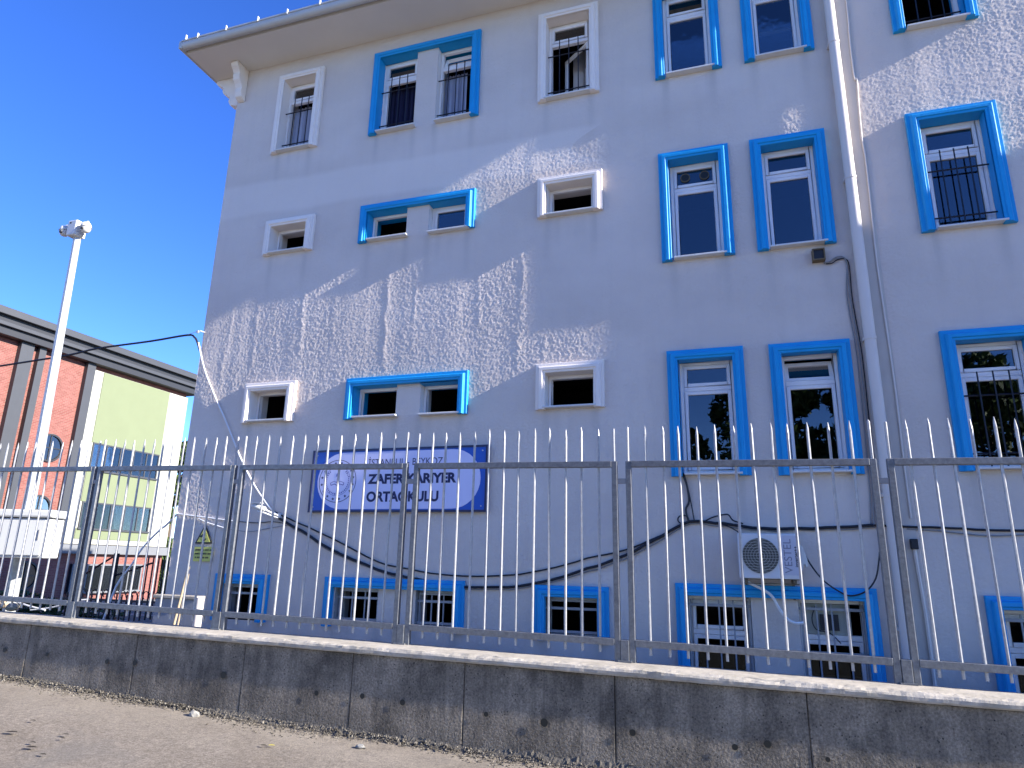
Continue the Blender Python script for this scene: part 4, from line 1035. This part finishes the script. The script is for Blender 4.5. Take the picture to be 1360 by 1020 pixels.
# steps, and dark foliage added to stand for the shade far left
st = thing('concrete_steps', 'pale concrete steps at the foot of the brick building', 'steps')
for i in range(4): MB().box(-22-.0, -17.5, 17+i*.5, 17.5+i*.5, -2.6, -2.0+i*.16).build('step', M['coping'], st, bevel=.01)
hg = thing('shade_foliage', 'dark foliage added for the shade before the brick building at the far left', 'shade_foliage')
l = MB()
for i in range(8): leaf_cloud(l, (-23+i*.75, 15.5+random.uniform(-.3,.3), -1.9+random.uniform(-.1,.2)), .8, 420, .09, .75)
l.build('foliage', M['leaf_dark'], hg, fix=False)

# ------------------------------------------------------------------ loose gravel and litter at the foot of the wall
gv = MB()
for i in range(6500):
    x = random.uniform(-9.5, 2.2); w_ = .05 + .10*max(0, noise.noise((x*.9, 3, 0))+.35)
    y = YF - abs(random.gauss(0, 1))*w_ + .01
    if y > YF-.004: y = YF-.004-random.random()*.02
    s = random.uniform(.003, .010)*(1.5 if random.random() < .06 else 1)
    z = base_z(x) + max(0, .045-(YF-y)*.35)*random.random() + s*.3 + .012*noise.noise((x*1.3, y*1.3, 2.0))
    a = random.uniform(0, 6.28); n0 = len(gv.v)
    for k in range(4): gv.v.append((x+s*random.uniform(.7,1.3)*math.cos(a+k*1.57), y+s*random.uniform(.7,1.3)*math.sin(a+k*1.57), z+random.uniform(-.2,.2)*s))
    gv.v += [(x, y, z+s*random.uniform(.6,1.1)), (x, y, z-s)]
    for k in range(4): gv.f += [(n0+k, n0+(k+1)%4, n0+4), (n0+(k+1)%4, n0+k, n0+5)]
o = gv.build('gravel', M['gravel'], fix=False); o['kind'] = 'stuff'; o['label'] = 'loose gravel along the foot of the wall'; o['category'] = 'gravel'
lump('stone', 'white broken stone on the road at the foot of the wall', 'stone', (-4.70, 5.36, base_z(-4.7)+.02), .045, M['rock'], 41, (1.3,.8,.8))
lump('stone', 'pair of pale crumbs on the road below the fence post', 'stone', (-2.93, 5.22, base_z(-2.93)+.012), .03, M['rock'], 47, (1.5,.8,.6))
def leaf(x, y, s, mat, label, rz):
    m = MB(); n = 8
    P = [(math.cos(2*math.pi*i/n)*(1.0), math.sin(2*math.pi*i/n)*.42) for i in range(n)]
    for a, b_ in P: m.v.append((x+s*(a*math.cos(rz)-b_*math.sin(rz)), y+s*(a*math.sin(rz)+b_*math.cos(rz)), base_z(x)+.006+.03*noise.noise((x*1.3,y*1.3,2))*0+.012*abs(b_)+.012))
    m.f.append(tuple(range(n))); tag(m.build('leaf', mat, None, fix=False), label, 'leaf')
leaf(-3.53, 4.90, .028, M['leaf_yellow'], 'yellow fallen leaf on the road', .4)
leaf(-3.58, 4.87, .030, M['leaf_brown'], 'dark fallen leaf touching the yellow one', .1)
lbs = ['dark fallen leaf at the far left edge of the road','large dark fallen leaf lowest in the left corner','dark fallen leaf, left one of the road cluster','dark fallen leaf, upper one of the road cluster','dark fallen leaf, right one of the road cluster','small dark leaf highest up the road near the wall','tiny dark leaf at the bottom of the road cluster']
for i, (x, y, s) in enumerate([(-5.38,4.2,.05),(-4.93,4.02,.045),(-5.02,4.10,.03),(-5.02,4.36,.03),(-4.95,4.28,.025),(-5.55,4.5,.028),(-4.72,3.95,.03)]):
    leaf(x, y, s, M['leaf_brown'], lbs[i], random.uniform(0, .8))
